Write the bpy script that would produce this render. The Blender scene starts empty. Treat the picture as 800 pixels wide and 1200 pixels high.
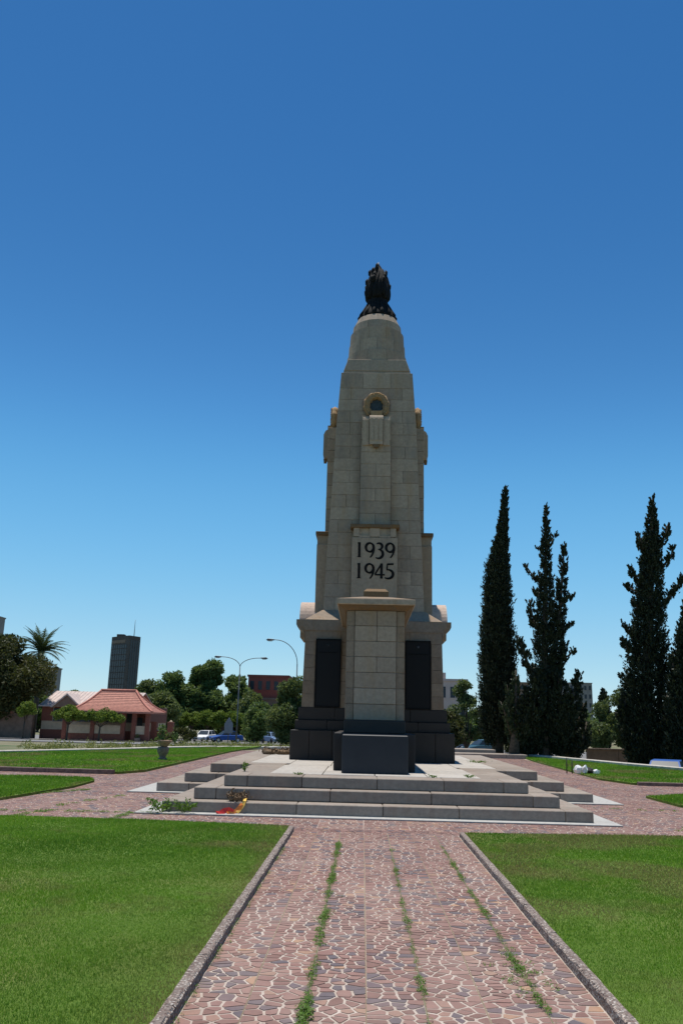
import bpy, bmesh, math, random
import numpy as np
from mathutils import Vector, Matrix
R = math.radians
rng = np.random.default_rng(7)
random.seed(7)
S = bpy.context.scene
COL = S.collection

# ------------------------------------------------------------------ camera
cd = bpy.data.cameras.new('camera'); cam = bpy.data.objects.new('camera', cd); COL.objects.link(cam)
S.camera = cam
cd.sensor_fit = 'VERTICAL'; cd.sensor_height = 22.3; cd.sensor_width = 14.87; cd.lens = 18.0
cd.clip_start = 0.1; cd.clip_end = 6000
p_, y_, r_ = R(14.2124), R(-1.7772), R(1.4)
f_ = Vector((math.sin(y_)*math.cos(p_), math.cos(y_)*math.cos(p_), math.sin(p_)))
rt = Vector((math.cos(y_), -math.sin(y_), 0)); up = rt.cross(f_)
r2 = math.cos(r_)*rt + math.sin(r_)*up; u2 = math.cos(r_)*up - math.sin(r_)*rt
M = Matrix((r2, u2, -f_)).transposed().to_4x4(); M.translation = (0, 0, 1.6)
cam.matrix_world = M

# ------------------------------------------------------------------ sky and sun
sd = Vector((-0.06, 0.14, 1.0)).normalized()          # towards the sun
W = bpy.data.worlds.new('World'); S.world = W; W.use_nodes = True
wn = W.node_tree; bg = wn.nodes['Background']
sk = wn.nodes.new('ShaderNodeTexSky'); sk.sky_type = 'NISHITA'; sk.sun_disc = False
sk.sun_elevation = math.asin(sd.z); sk.sun_rotation = math.atan2(sd.x, sd.y)
sk.altitude = 1300; sk.air_density = 1.0; sk.dust_density = 0.25; sk.ozone_density = 3.0
# the deep clear blue of a dry high plateau: each channel's response adjusted over the whole sky
sp = wn.nodes.new('ShaderNodeSeparateColor'); cb = wn.nodes.new('ShaderNodeCombineColor')
wn.links.new(sk.outputs[0], sp.inputs[0])
for i, pts in enumerate((((0,0),(.09,.025),(.118,.046),(.194,.15),(.419,.39),(1,.80)),
                         ((0,0),(.15,.12),(.198,.180),(.328,.45),(.599,.69),(1,.95)),
                         ((0,0),(.30,.34),(.386,.470),(.564,.80),(.75,.88),(1,.97)))):
    dv = wn.nodes.new('ShaderNodeMath'); dv.operation = 'MULTIPLY'; dv.inputs[1].default_value = 0.1
    fc = wn.nodes.new('ShaderNodeFloatCurve'); cu = fc.mapping.curves[0]
    cu.points[0].location = pts[0]; cu.points[1].location = pts[-1]
    for q in pts[1:-1]: cu.points.new(*q)
    fc.mapping.update()
    ml = wn.nodes.new('ShaderNodeMath'); ml.operation = 'MULTIPLY'; ml.inputs[1].default_value = 10.0
    wn.links.new(sp.outputs[i], dv.inputs[0]); wn.links.new(dv.outputs[0], fc.inputs['Value']); wn.links.new(fc.outputs[0], ml.inputs[0]); wn.links.new(ml.outputs[0], cb.inputs[i])
wn.links.new(cb.outputs[0], bg.inputs['Color'])
bg.inputs['Strength'].default_value = 0.10
sl = bpy.data.lights.new('sun', 'SUN'); sl.energy = 5.0; sl.angle = R(0.53); sl.color = (1.0, 0.955, 0.88)
so = bpy.data.objects.new('sun', sl); COL.objects.link(so); so.location = (-20, 30, 60)
so.rotation_euler = sd.to_track_quat('Z', 'Y').to_euler()
vs = S.view_settings
S.display_settings.display_device = 'sRGB'
vs.view_transform = 'Standard'; vs.look = 'None'; vs.exposure = 0.0; vs.gamma = 1.0; vs.use_curve_mapping = False
S.cycles.max_bounces = 6; S.cycles.transparent_max_bounces = 8

# ------------------------------------------------------------------ helpers
def tag(o, label=None, cat=None, group=None, kind=None):
    if label: o['label'] = label
    if cat: o['category'] = cat
    if group: o['group'] = group
    if kind: o['kind'] = kind
    return o

def empty(name, loc, label=None, cat=None, group=None, rz=0):
    o = bpy.data.objects.new(name, None); COL.objects.link(o)
    o.empty_display_size = 0.3
    o.location = loc; o.rotation_euler = (0, 0, rz)
    return tag(o, label, cat, group)

def link(name, me, mat=None, parent=None, loc=None):
    o = bpy.data.objects.new(name, me); COL.objects.link(o)
    if mat and not me.materials: me.materials.append(mat)
    if parent: o.parent = parent
    if loc: o.location = loc
    return o

def copy_tree(o, parent=None):
    c = o.copy(); COL.objects.link(c); c.parent = parent
    for ch in list(o.children): copy_tree(ch, c)
    return c

class MB:
    """gathers shapes for ONE mesh object"""
    def __init__(s, off=(0, 0, 0)):
        s.v = []; s.f = []; s.off = off; s.t = []; s.sm = []
    def add(s, vs_, fs, tone=0.5, smooth=False):
        n = len(s.v); ox, oy, oz = s.off
        s.v += [(x-ox, y-oy, z-oz) for x, y, z in vs_]
        s.f += [tuple(i+n for i in f) for f in fs]
        s.t += [tone]*len(fs); s.sm += [smooth]*len(fs)
        return s
    def hexa(s, p, tone=0.5):      # 8 points: bottom ring then top ring, ccw from above
        return s.add(p, [(3,2,1,0),(4,5,6,7),(0,1,5,4),(1,2,6,5),(2,3,7,6),(3,0,4,7)], tone)
    def box(s, x0, x1, y0, y1, z0, z1, tone=0.5):
        return s.hexa([(x0,y0,z0),(x1,y0,z0),(x1,y1,z0),(x0,y1,z0),(x0,y0,z1),(x1,y0,z1),(x1,y1,z1),(x0,y1,z1)], tone)
    def rbox(s, cx, cy, z0, z1, lx, ly, a, tone=0.5):
        c, n = math.cos(a), math.sin(a)
        q = [(cx+c*u-n*v, cy+n*u+c*v) for u, v in ((-lx/2,-ly/2),(lx/2,-ly/2),(lx/2,ly/2),(-lx/2,ly/2))]
        return s.hexa([(x,y,z0) for x,y in q]+[(x,y,z1) for x,y in q], tone)
    def frus(s, cx, cy, z0, z1, ax, ay, bx, by, tone=0.5):   # half sizes bottom / top
        return s.hexa([(cx-ax,cy-ay,z0),(cx+ax,cy-ay,z0),(cx+ax,cy+ay,z0),(cx-ax,cy+ay,z0),
                       (cx-bx,cy-by,z1),(cx+bx,cy-by,z1),(cx+bx,cy+by,z1),(cx-bx,cy+by,z1)], tone)
    def prism(s, poly, axis, a, b, tone=0.5, smooth=False):  # poly in 2d; axis 'x','y','z'
        def m(u, v, w): return {'x': (w,u,v), 'y': (u,w,v), 'z': (u,v,w)}[axis]
        n = len(poly)
        vs_ = [m(u,v,a) for u,v in poly]+[m(u,v,b) for u,v in poly]
        fs = [tuple(range(n)), tuple(range(2*n-1, n-1, -1))]
        for i in range(n):
            j = (i+1) % n; fs.append((j, i, n+i, n+j))
        return s.add(vs_, fs, tone, smooth)
    def lathe(s, cx, cy, prof, n=20, tone=0.5, mod=None, smooth=True):
        vs_ = []; fs = []
        for k, (r, z) in enumerate(prof):
            for i in range(n):
                a = 2*math.pi*i/n; rr = r*(mod(a, k) if mod else 1)
                vs_.append((cx+rr*math.cos(a), cy+rr*math.sin(a), z))
        for k in range(len(prof)-1):
            for i in range(n):
                j = (i+1) % n
                fs.append((k*n+i, k*n+j, (k+1)*n+j, (k+1)*n+i))
        fs.append(tuple(range(n-1, -1, -1))); fs.append(tuple((len(prof)-1)*n+i for i in range(n)))
        return s.add(vs_, fs, tone, smooth)
    def tube(s, pts, rad, n=8, tone=0.5):
        pts = [Vector(p) for p in pts]; vs_ = []; fs = []
        for k, p in enumerate(pts):
            d = (pts[min(k+1, len(pts)-1)]-pts[max(k-1, 0)]).normalized()
            a = d.orthogonal().normalized() if k == 0 else (a-d*a.dot(d)).normalized()
            b = d.cross(a); r = rad[k] if isinstance(rad, (list, tuple)) else rad
            for i in range(n):
                t = 2*math.pi*i/n; q = p+r*(math.cos(t)*a+math.sin(t)*b); vs_.append(tuple(q))
        for k in range(len(pts)-1):
            for i in range(n):
                j = (i+1) % n; fs.append((k*n+i, k*n+j, (k+1)*n+j, (k+1)*n+i))
        fs.append(tuple(range(n-1, -1, -1))); fs.append(tuple((len(pts)-1)*n+i for i in range(n)))
        return s.add(vs_, fs, tone, True)
    def build(s, name, mat, parent=None, bevel=0, fix=False):
        me = bpy.data.meshes.new(name); me.from_pydata(s.v, [], s.f)
        me.polygons.foreach_set('use_smooth', s.sm)
        at = me.attributes.new('tone', 'FLOAT', 'FACE'); at.data.foreach_set('value', s.t)
        if bevel or fix:
            bm = bmesh.new(); bm.from_mesh(me)
            if fix: bmesh.ops.recalc_face_normals(bm, faces=bm.faces)
            if bevel: bmesh.ops.bevel(bm, geom=bm.edges[:], offset=bevel, segments=1, affect='EDGES')
            bm.to_mesh(me); bm.free()
        return link(name, me, mat, parent)

def quads_mesh(name, C, U, V, tone):
    """N leaf quads: centre C, half vectors U,V"""
    n = len(C); P = np.empty((n, 4, 3), np.float32)
    P[:,0] = C-U; P[:,1] = C-V*0.9+U*0.15; P[:,2] = C+U; P[:,3] = C+V*0.9+U*0.15
    me = bpy.data.meshes.new(name)
    me.vertices.add(4*n); me.vertices.foreach_set('co', P.reshape(-1))
    me.loops.add(4*n); me.loops.foreach_set('vertex_index', np.arange(4*n, dtype=np.int32))
    me.polygons.add(n); me.polygons.foreach_set('loop_start', np.arange(0, 4*n, 4, dtype=np.int32))
    me.update(calc_edges=True)
    at = me.attributes.new('tone', 'FLOAT', 'FACE'); at.data.foreach_set('value', np.asarray(tone, np.float32))
    return me

def tris_mesh(name, P, tone, dry=None):
    n = len(P); me = bpy.data.meshes.new(name)
    me.vertices.add(3*n); me.vertices.foreach_set('co', P.astype(np.float32).reshape(-1))
    me.loops.add(3*n); me.loops.foreach_set('vertex_index', np.arange(3*n, dtype=np.int32))
    me.polygons.add(n); me.polygons.foreach_set('loop_start', np.arange(0, 3*n, 3, dtype=np.int32))
    me.update(calc_edges=True)
    at = me.attributes.new('tone', 'FLOAT', 'FACE'); at.data.foreach_set('value', np.asarray(tone, np.float32))
    if dry is not None:
        ad = me.attributes.new('dry', 'FLOAT', 'FACE'); ad.data.foreach_set('value', np.asarray(dry, np.float32))
    return me

def leaf_mesh(name, C, size, tone, upness=0.3, aspect=0.45):
    n = len(C); C = np.asarray(C)
    d = rng.normal(size=(n,3)); d[:,2] += upness; d /= np.linalg.norm(d, axis=1)[:,None]
    e = rng.normal(size=(n,3)); e -= (e*d).sum(1)[:,None]*d; e /= np.linalg.norm(e, axis=1)[:,None]
    s = size*rng.uniform(0.6, 1.35, n)[:,None]
    return quads_mesh(name, C, d*s, e*s*aspect, tone)

# ------------------------------------------------------------------ materials
def nt(name):
    m = bpy.data.materials.new(name); m.use_nodes = True
    t = m.node_tree; return m, t, t.nodes['Principled BSDF']
def N(t, typ, **kw):
    n = t.nodes.new(typ)
    for k, v in kw.items():
        if k in n.inputs: n.inputs[k].default_value = v
        else: setattr(n, k, v)
    return n
def c4(c): return (c[0], c[1], c[2], 1)
def ramp(t, fac, stops):
    r = t.nodes.new('ShaderNodeValToRGB'); cr = r.color_ramp
    while len(cr.elements) < len(stops): cr.elements.new(0.5)
    for e, (p, c) in zip(cr.elements, stops): e.position = p; e.color = c4(c)
    t.links.new(fac, r.inputs[0]); return r.outputs[0]
def mix(t, fac, a, b, mode='MIX'):
    m = t.nodes.new('ShaderNodeMix'); m.data_type = 'RGBA'; m.blend_type = mode
    for i, v in ((0, fac), (6, a), (7, b)):
        if hasattr(v, 'links') or hasattr(v, 'is_linked'): t.links.new(v, m.inputs[i])
        else: m.inputs[i].default_value = v if i == 0 else c4(v)
    return m.outputs[2]
def mathn(t, op, a, b=None):
    m = t.nodes.new('ShaderNodeMath'); m.operation = op
    for i, v in ((0, a), (1, b)):
        if v is None: continue
        if hasattr(v, 'is_linked'): t.links.new(v, m.inputs[i])
        else: m.inputs[i].default_value = v
    return m.outputs[0]
def noise(t, scale, detail=4, rough=0.6, vec=None, obj=True):
    n = N(t, 'ShaderNodeTexNoise', Scale=scale, Detail=detail, Roughness=rough)
    if vec is None:
        g = t.nodes.new('ShaderNodeNewGeometry'); vec = g.outputs['Position']
    t.links.new(vec, n.inputs['Vector']); return n.outputs[0]
def bump(t, b, h, strength=0.3, dist=0.01):
    n = N(t, 'ShaderNodeBump', Strength=strength, Distance=dist); t.links.new(h, n.inputs['Height'])
    t.links.new(n.outputs[0], b.inputs['Normal'])
def attr(t, name='tone'):
    a = t.nodes.new('ShaderNodeAttribute'); a.attribute_name = name; return a.outputs['Fac']

def simple(name, col, rough=0.6, var=0.25, scale=8, metal=0, bmp=0.0, spec=0.5):
    m, t, b = nt(name)
    n = noise(t, scale)
    a = tuple(c*(1-var) for c in col); d = tuple(min(1, c*(1+var)) for c in col)
    t.links.new(ramp(t, n, [(0.3, a), (0.7, d)]), b.inputs['Base Color'])
    b.inputs['Roughness'].default_value = rough; b.inputs['Metallic'].default_value = metal
    b.inputs['Specular IOR Level'].default_value = spec
    if bmp: bump(t, b, noise(t, scale*4, 5), bmp, 0.02)
    return m

def stone(name, a, c, stain, stainamt, dark=0.6, scale=2.0):
    """weathered sandstone: own tint per block, fine grain, rust and soot stains running down"""
    m, t, b = nt(name)
    oi = t.nodes.new('ShaderNodeObjectInfo')
    g = t.nodes.new('ShaderNodeNewGeometry')
    mp = N(t, 'ShaderNodeMapping'); mp.inputs['Scale'].default_value = (1.0, 1.0, 0.18)
    t.links.new(g.outputs['Position'], mp.inputs['Vector'])
    base = mix(t, oi.outputs['Random'], a, c)
    n1 = noise(t, scale*6, 6, 0.7)
    base = mix(t, 0.55, base, ramp(t, n1, [(0.28, (0.48,0.46,0.44)), (0.72, (1.08,1.08,1.06))]), 'MULTIPLY')
    n2 = noise(t, scale*1.3, 5, 0.65, mp.outputs[0])
    f = ramp(t, n2, [(0.5, (0,0,0)), (0.72, (1,1,1))])
    base = mix(t, mathn(t, 'MULTIPLY', f, stainamt), base, stain)
    n3 = noise(t, scale*0.8, 6, 0.7, mp.outputs[0])
    f3 = ramp(t, n3, [(0.52, (0,0,0)), (0.75, (1,1,1))])
    base = mix(t, mathn(t, 'MULTIPLY', f3, dark), base, (0.13,0.12,0.11))
    n4 = noise(t, scale*0.45, 5, 0.6)
    base = mix(t, mathn(t, 'MULTIPLY', ramp(t, n4, [(0.56,(0,0,0)),(0.70,(1,1,1))]), dark*0.35), base, (0.15,0.17,0.175))
    t.links.new(base, b.inputs['Base Color'])
    b.inputs['Roughness'].default_value = 0.88; b.inputs['Specular IOR Level'].default_value = 0.25
    bump(t, b, noise(t, scale*22, 6, 0.75), 0.35, 0.015)
    return m

MAT = {}
MAT['sand'] = stone('sandstone', (0.445,0.348,0.258), (0.335,0.26,0.193), (0.36,0.22,0.10), 0.4, 0.6)
MAT['sandw'] = stone('warm_sandstone', (0.345,0.262,0.188), (0.275,0.207,0.148), (0.27,0.14,0.05), 0.55, 0.4)
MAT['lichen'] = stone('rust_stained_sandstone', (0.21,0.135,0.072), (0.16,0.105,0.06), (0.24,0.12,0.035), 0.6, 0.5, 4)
MAT['tan'] = stone('tan_carved_stone', (0.42,0.275,0.145), (0.36,0.235,0.125), (0.30,0.16,0.06), 0.5, 0.45, 4)
MAT['pink'] = stone('pink_sandstone', (0.60,0.47,0.385), (0.56,0.43,0.35), (0.5,0.33,0.22), 0.3, 0.15)
MAT['joint'] = simple('lime_joint', (0.20,0.17,0.13), 0.95, 0.2, 6)
MAT['step'] = stone('step_granite', (0.355,0.30,0.25), (0.29,0.243,0.20), (0.25,0.155,0.11), 0.45, 0.45, 2.4)
MAT['tread'] = stone('paving_granite', (0.50,0.46,0.41), (0.44,0.405,0.36), (0.38,0.30,0.24), 0.25, 0.25, 1.6)
MAT['apron'] = stone('concrete_apron', (0.47,0.46,0.43), (0.44,0.43,0.40), (0.35,0.30,0.26), 0.25, 0.3, 1.5)

def granite(name, a, c, rough):
    m, t, b = nt(name)
    oi = t.nodes.new('ShaderNodeObjectInfo')
    n = noise(t, 90, 3, 0.8); n2 = noise(t, 3, 5)
    col = mix(t, n, a, c)
    col = mix(t, 0.5, col, ramp(t, n2, [(0.3, (0.65,0.65,0.65)), (0.7, (1.1,1.1,1.1))]), 'MULTIPLY')
    col = mix(t, mathn(t, 'MULTIPLY', oi.outputs['Random'], 0.3), col, (0.016,0.017,0.02))
    t.links.new(col, b.inputs['Base Color']); b.inputs['Roughness'].default_value = rough; b.inputs['Specular IOR Level'].default_value = 0.3
    return m
MAT['gran'] = granite('dark_granite', (0.025,0.021,0.018), (0.056,0.047,0.040), 0.65)
MAT['slab'] = granite('polished_blue_granite', (0.020,0.022,0.027), (0.036,0.039,0.046), 0.5)
MAT['black'] = granite('black_name_panel', (0.005,0.005,0.005), (0.010,0.010,0.010), 0.7)
MAT['bronze'] = simple('black_bronze', (0.007,0.007,0.007), 0.8, 0.5, 12, 0.0, 0.3, 0.2)
MAT['bronzeg'] = simple('weathered_bronze', (0.05,0.055,0.05), 0.5, 0.4, 12, 0.5, 0.3)
MAT['digit'] = simple('black_letter_paint', (0.012,0.011,0.011), 0.8, 0.3, 10, 0, 0, 0.1)

def foliage(name, a, c, tr=0.25, rough=0.55, dry=None):
    m, t, b = nt(name)
    f = attr(t)
    col = mix(t, f, a, c)
    if dry: col = mix(t, attr(t, 'dry'), col, dry)
    t.links.new(col, b.inputs['Base Color']); b.inputs['Roughness'].default_value = rough
    b.inputs['Specular IOR Level'].default_value = 0.25
    tl = t.nodes.new('ShaderNodeBsdfTranslucent')
    t.links.new(mix(t, 0.35, col, (0.20,0.24,0.03)), tl.inputs['Color'])
    ms = t.nodes.new('ShaderNodeMixShader'); ms.inputs[0].default_value = tr
    t.links.new(b.outputs[0], ms.inputs[1]); t.links.new(tl.outputs[0], ms.inputs[2])
    t.links.new(ms.outputs[0], t.nodes['Material Output'].inputs['Surface'])
    return m
MAT['cyp'] = foliage('cypress_foliage', (0.012,0.020,0.011), (0.030,0.042,0.020), 0.06)
MAT['oak'] = foliage('dark_evergreen_foliage', (0.036,0.046,0.013), (0.095,0.090,0.030), 0.22)
MAT['mid'] = foliage('broad_foliage', (0.065,0.12,0.036), (0.145,0.205,0.065), 0.45)
MAT['conif'] = foliage('loose_conifer_foliage', (0.018,0.032,0.014), (0.045,0.062,0.026), 0.1)
MAT['lite'] = foliage('young_foliage', (0.10,0.16,0.022), (0.18,0.25,0.04), 0.4)
MAT['dull'] = foliage('grey_green_foliage', (0.07,0.105,0.035), (0.135,0.17,0.06), 0.42)
MAT['palm'] = foliage('palm_foliage', (0.03,0.055,0.02), (0.07,0.10,0.035), 0.15)
MAT['bed'] = foliage('border_foliage', (0.14,0.17,0.04), (0.30,0.29,0.10), 0.35)
MAT['weed'] = foliage('weed_leaves', (0.06,0.14,0.016), (0.14,0.24,0.032), 0.35)
MAT['blade'] = foliage('grass_blades', (0.070,0.20,0.011), (0.195,0.385,0.026), 0.42, dry=(0.31,0.215,0.10))
MAT['dry'] = simple('dried_leaves', (0.17,0.11,0.06), 0.9, 0.5, 20)
MAT['bark'] = simple('bark', (0.085,0.065,0.045), 0.95, 0.5, 10, 0, 0.6)

def lawn_mat():
    m, t, b = nt('lawn_turf')
    n1 = noise(t, 0.45, 5, 0.6); n2 = noise(t, 18, 5, 0.75); n3 = noise(t, 1.6, 4)
    col = ramp(t, n2, [(0.25, (0.06,0.12,0.016)), (0.5, (0.10,0.19,0.024)), (0.8, (0.16,0.25,0.045))])
    f = ramp(t, n1, [(0.50, (0,0,0)), (0.68, (1,1,1))])
    col = mix(t, mathn(t, 'MULTIPLY', mathn(t, 'ADD', mathn(t, 'MULTIPLY', f, 0.6), mathn(t, 'MULTIPLY', n3, 0.3)), 0.85), col, (0.27,0.24,0.10))
    t.links.new(col, b.inputs['Base Color']); b.inputs['Roughness'].default_value = 0.9
    b.inputs['Specular IOR Level'].default_value = 0.1
    bump(t, b, noise(t, 45, 4, 0.8), 0.8, 0.03)
    return m
MAT['lawn'] = lawn_mat()

def ground_mat():
    m, t, b = nt('dry_ground')
    col = ramp(t, noise(t, 0.25, 6, 0.65), [(0.35, (0.07,0.10,0.03)), (0.5, (0.15,0.14,0.07)), (0.7, (0.25,0.20,0.14))])
    t.links.new(col, b.inputs['Base Color']); b.inputs['Roughness'].default_value = 0.95
    bump(t, b, noise(t, 8, 5), 0.5, 0.05); return m
MAT['ground'] = ground_mat()
MAT['road'] = simple('sun_bleached_asphalt', (0.17,0.165,0.16), 0.9, 0.15, 2, 0, 0.3)
MAT['pave'] = simple('pale_pavement', (0.42,0.39,0.36), 0.9, 0.12, 3)
def aggregate(name):
    m, t, b = nt(name)
    v = N(t, 'ShaderNodeTexVoronoi', Scale=55.0); g = t.nodes.new('ShaderNodeNewGeometry'); t.links.new(g.outputs['Position'], v.inputs['Vector'])
    w = t.nodes.new('ShaderNodeSeparateColor'); t.links.new(v.outputs['Color'], w.inputs[0])
    col = ramp(t, w.outputs[0], [(0.0, (0.10,0.055,0.045)), (0.3, (0.23,0.15,0.12)), (0.5, (0.36,0.27,0.22)), (0.75, (0.50,0.42,0.36)), (1.0, (0.66,0.60,0.53))])
    col = mix(t, ramp(t, v.outputs['Distance'], [(0.35,(0,0,0)),(0.6,(1,1,1))]), col, (0.24,0.19,0.16))
    col = mix(t, 0.5, col, ramp(t, noise(t, 2.5, 5), [(0.3,(0.6,0.58,0.56)),(0.7,(1.1,1.08,1.05))]), 'MULTIPLY')
    t.links.new(col, b.inputs['Base Color']); b.inputs['Roughness'].default_value = 0.92
    bump(t, b, v.outputs['Distance'], 1.0, 0.02)
    return m
MAT['kerb'] = aggregate('exposed_aggregate')
MAT['kerbp'] = simple('pale_kerb_concrete', (0.46,0.42,0.36), 0.92, 0.25, 6, 0, 0.4)
MAT['brown'] = simple('brown_kerb_stone', (0.16,0.11,0.09), 0.92, 0.4, 9, 0, 0.5)

def mortar_mat():
    m, t, b = nt('pale_mortar')
    col = ramp(t, noise(t, 6, 6, 0.7), [(0.3, (0.33,0.265,0.215)), (0.55, (0.47,0.39,0.325)), (0.75, (0.57,0.49,0.42))])
    col = mix(t, mathn(t, 'MULTIPLY', ramp(t, noise(t, 0.8, 4), [(0.45,(0,0,0)),(0.7,(1,1,1))]), 0.5), col, (0.27,0.20,0.165))
    t.links.new(col, b.inputs['Base Color']); b.inputs['Roughness'].default_value = 0.95
    bump(t, b, noise(t, 60, 4), 0.5, 0.01); return m
MAT['mortar'] = mortar_mat()
MAT['jointtan'] = simple('tan_joint_sand', (0.22,0.165,0.105), 0.95, 0.3, 20)

def slate_mat():
    m, t, b = nt('crazy_paving_slate')
    f = attr(t)
    col = ramp(t, f, [(0.0, (0.115,0.092,0.098)), (0.16, (0.15,0.105,0.108)), (0.24, (0.185,0.095,0.072)), (0.5, (0.255,0.135,0.108)),
                      (0.75, (0.29,0.165,0.13)), (0.90, (0.32,0.19,0.13)), (1.0, (0.40,0.235,0.14))])
    n = noise(t, 14, 6, 0.7)
    col = mix(t, 0.6, col, ramp(t, n, [(0.25, (0.62,0.62,0.62)), (0.75, (1.15,1.12,1.1))]), 'MULTIPLY')
    col = mix(t, mathn(t, 'MULTIPLY', ramp(t, noise(t, 0.9, 6, 0.7), [(0.42,(0,0,0)),(0.72,(1,1,1))]), 0.4), col, (0.33,0.245,0.20))
    t.links.new(col, b.inputs['Base Color']); b.inputs['Roughness'].default_value = 0.75
    bump(t, b, noise(t, 35, 5, 0.7), 0.35, 0.01); return m
MAT['slate'] = slate_mat()

MAT['brick'] = simple('red_brick', (0.19,0.065,0.042), 0.9, 0.3, 14)
MAT['cream'] = simple('cream_render', (0.46,0.36,0.25), 0.9, 0.12, 3)
MAT['tile'] = simple('terracotta_tile', (0.45,0.20,0.145), 0.85, 0.25, 5)
MAT['tiled'] = simple('terracotta_ridge', (0.50,0.20,0.145), 0.85, 0.2, 5)
MAT['tin'] = simple('faded_tin_roof', (0.50,0.40,0.35), 0.7, 0.15, 1.5)
MAT['glass'] = simple('dark_window_glass', (0.03,0.04,0.05), 0.2, 0.2, 2, 0, 0, 0.22)
MAT['towerwall'] = simple('dark_tower_concrete', (0.075,0.066,0.058), 0.85, 0.2, 0.3)
MAT['towerdark'] = simple('tower_dark_bays', (0.025,0.03,0.036), 0.4, 0.2, 0.3)
MAT['towerband'] = simple('tower_band', (0.20,0.15,0.11), 0.9, 0.1, 0.3)
MAT['conc'] = simple('grey_concrete', (0.24,0.22,0.20), 0.9, 0.15, 0.5)
MAT['pinkw'] = simple('pale_pink_render', (0.52,0.40,0.34), 0.9, 0.1, 0.5)
MAT['redw'] = simple('red_facade', (0.25,0.07,0.05), 0.9, 0.12, 0.5)
MAT['wallb'] = simple('brown_wall', (0.21,0.135,0.095), 0.92, 0.2, 3)
MAT['steel'] = simple('galvanised_steel', (0.10,0.108,0.115), 0.5, 0.15, 4, 0.3)
MAT['tyre'] = simple('tyre_rubber', (0.02,0.02,0.02), 0.85, 0.2, 10)
MAT['white'] = simple('white_paint', (0.78,0.77,0.75), 0.4, 0.05, 4)
MAT['blue'] = simple('blue_car_paint', (0.035,0.10,0.32), 0.5, 0.1, 3, 0, 0, 0.12)
MAT['lblue'] = simple('light_blue_car_paint', (0.22,0.33,0.52), 0.3, 0.1, 3)
MAT['teal'] = simple('dark_teal_car_paint', (0.03,0.085,0.11), 0.3, 0.1, 3)
MAT['silver'] = simple('silver_car_paint', (0.45,0.46,0.47), 0.3, 0.1, 3)
MAT['lampl'] = simple('clear_lamp_lens', (0.6,0.58,0.52), 0.2, 0.1, 5)
MAT['redl'] = simple('red_lamp_lens', (0.4,0.02,0.02), 0.2, 0.1, 5)
MAT['signback'] = simple('grey_sign_back', (0.17,0.19,0.23), 0.6, 0.1, 5)
MAT['ribr'] = simple('red_ribbon', (0.65,0.03,0.02), 0.5, 0.2, 12)
MAT['ribo'] = simple('orange_ribbon', (0.80,0.22,0.03), 0.5, 0.2, 12)
MAT['riby'] = simple('yellow_ribbon', (0.80,0.48,0.08), 0.5, 0.2, 12)
MAT['urn'] = simple('weathered_grey_stone', (0.20,0.15,0.12), 0.92, 0.3, 10, 0, 0.5)
MAT['terra'] = simple('brown_bowl', (0.26,0.17,0.12), 0.9, 0.25, 10)

# ------------------------------------------------------------------ terrain
def gz(x, y):
    """level inside the garden, falling gently to the streets round it"""
    a = 0.0 if y < 46 else -1.4*min(1.0, (y-46)/64)
    s = 0.944*x+0.329*y-22.9
    return min(a, -1.3*max(0.0, min(1.0, (s-0.4)/2.8)))

def sheet(name, x0, x1, y0, y1, off, mat, kind='structure'):
    def cutsof(a, b, lo, hi, st): return sorted({a, b, *[v for v in np.arange(lo, hi+0.1, st).tolist() if a < v < b]})
    xs = cutsof(x0, x1, -60, 80, 2.0); ys = cutsof(y0, y1, 26, 126, 2.0)
    v = [(x, y, gz(x, y)+off) for y in ys for x in xs]; n = len(xs)
    f = [(j*n+i, j*n+i+1, (j+1)*n+i+1, (j+1)*n+i) for j in range(len(ys)-1) for i in range(n-1)]
    return tag(MB().add(v, f).build(name, mat), kind=kind)

sheet('ground', -3000, 3000, -60, 5000, -0.016, MAT['ground'])
sheet('road', -160, 2, 60, 76, 0.03, MAT['road'])
sheet('road', 2, 160, 56, 104, 0.03, MAT['road'])
sheet('parking_area', -60, 1.9, 92, 125, 0.03, MAT['road'])
sheet('pavement', -160, -12, 76, 79.5, 0.10, MAT['pave'])

# ------------------------------------------------------------------ crazy paving
def clip(poly, nx, ny, d):       # keep nx*x+ny*y<=d
    out = []
    for i in range(len(poly)):
        a, b = poly[i], poly[(i+1) % len(poly)]
        da = nx*a[0]+ny*a[1]-d; db = nx*b[0]+ny*b[1]-d
        if da <= 0: out.append(a)
        if (da < 0 < db) or (db < 0 < da):
            t = da/(da-db); out.append((a[0]+t*(b[0]-a[0]), a[1]+t*(b[1]-a[1])))
    return out

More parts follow.
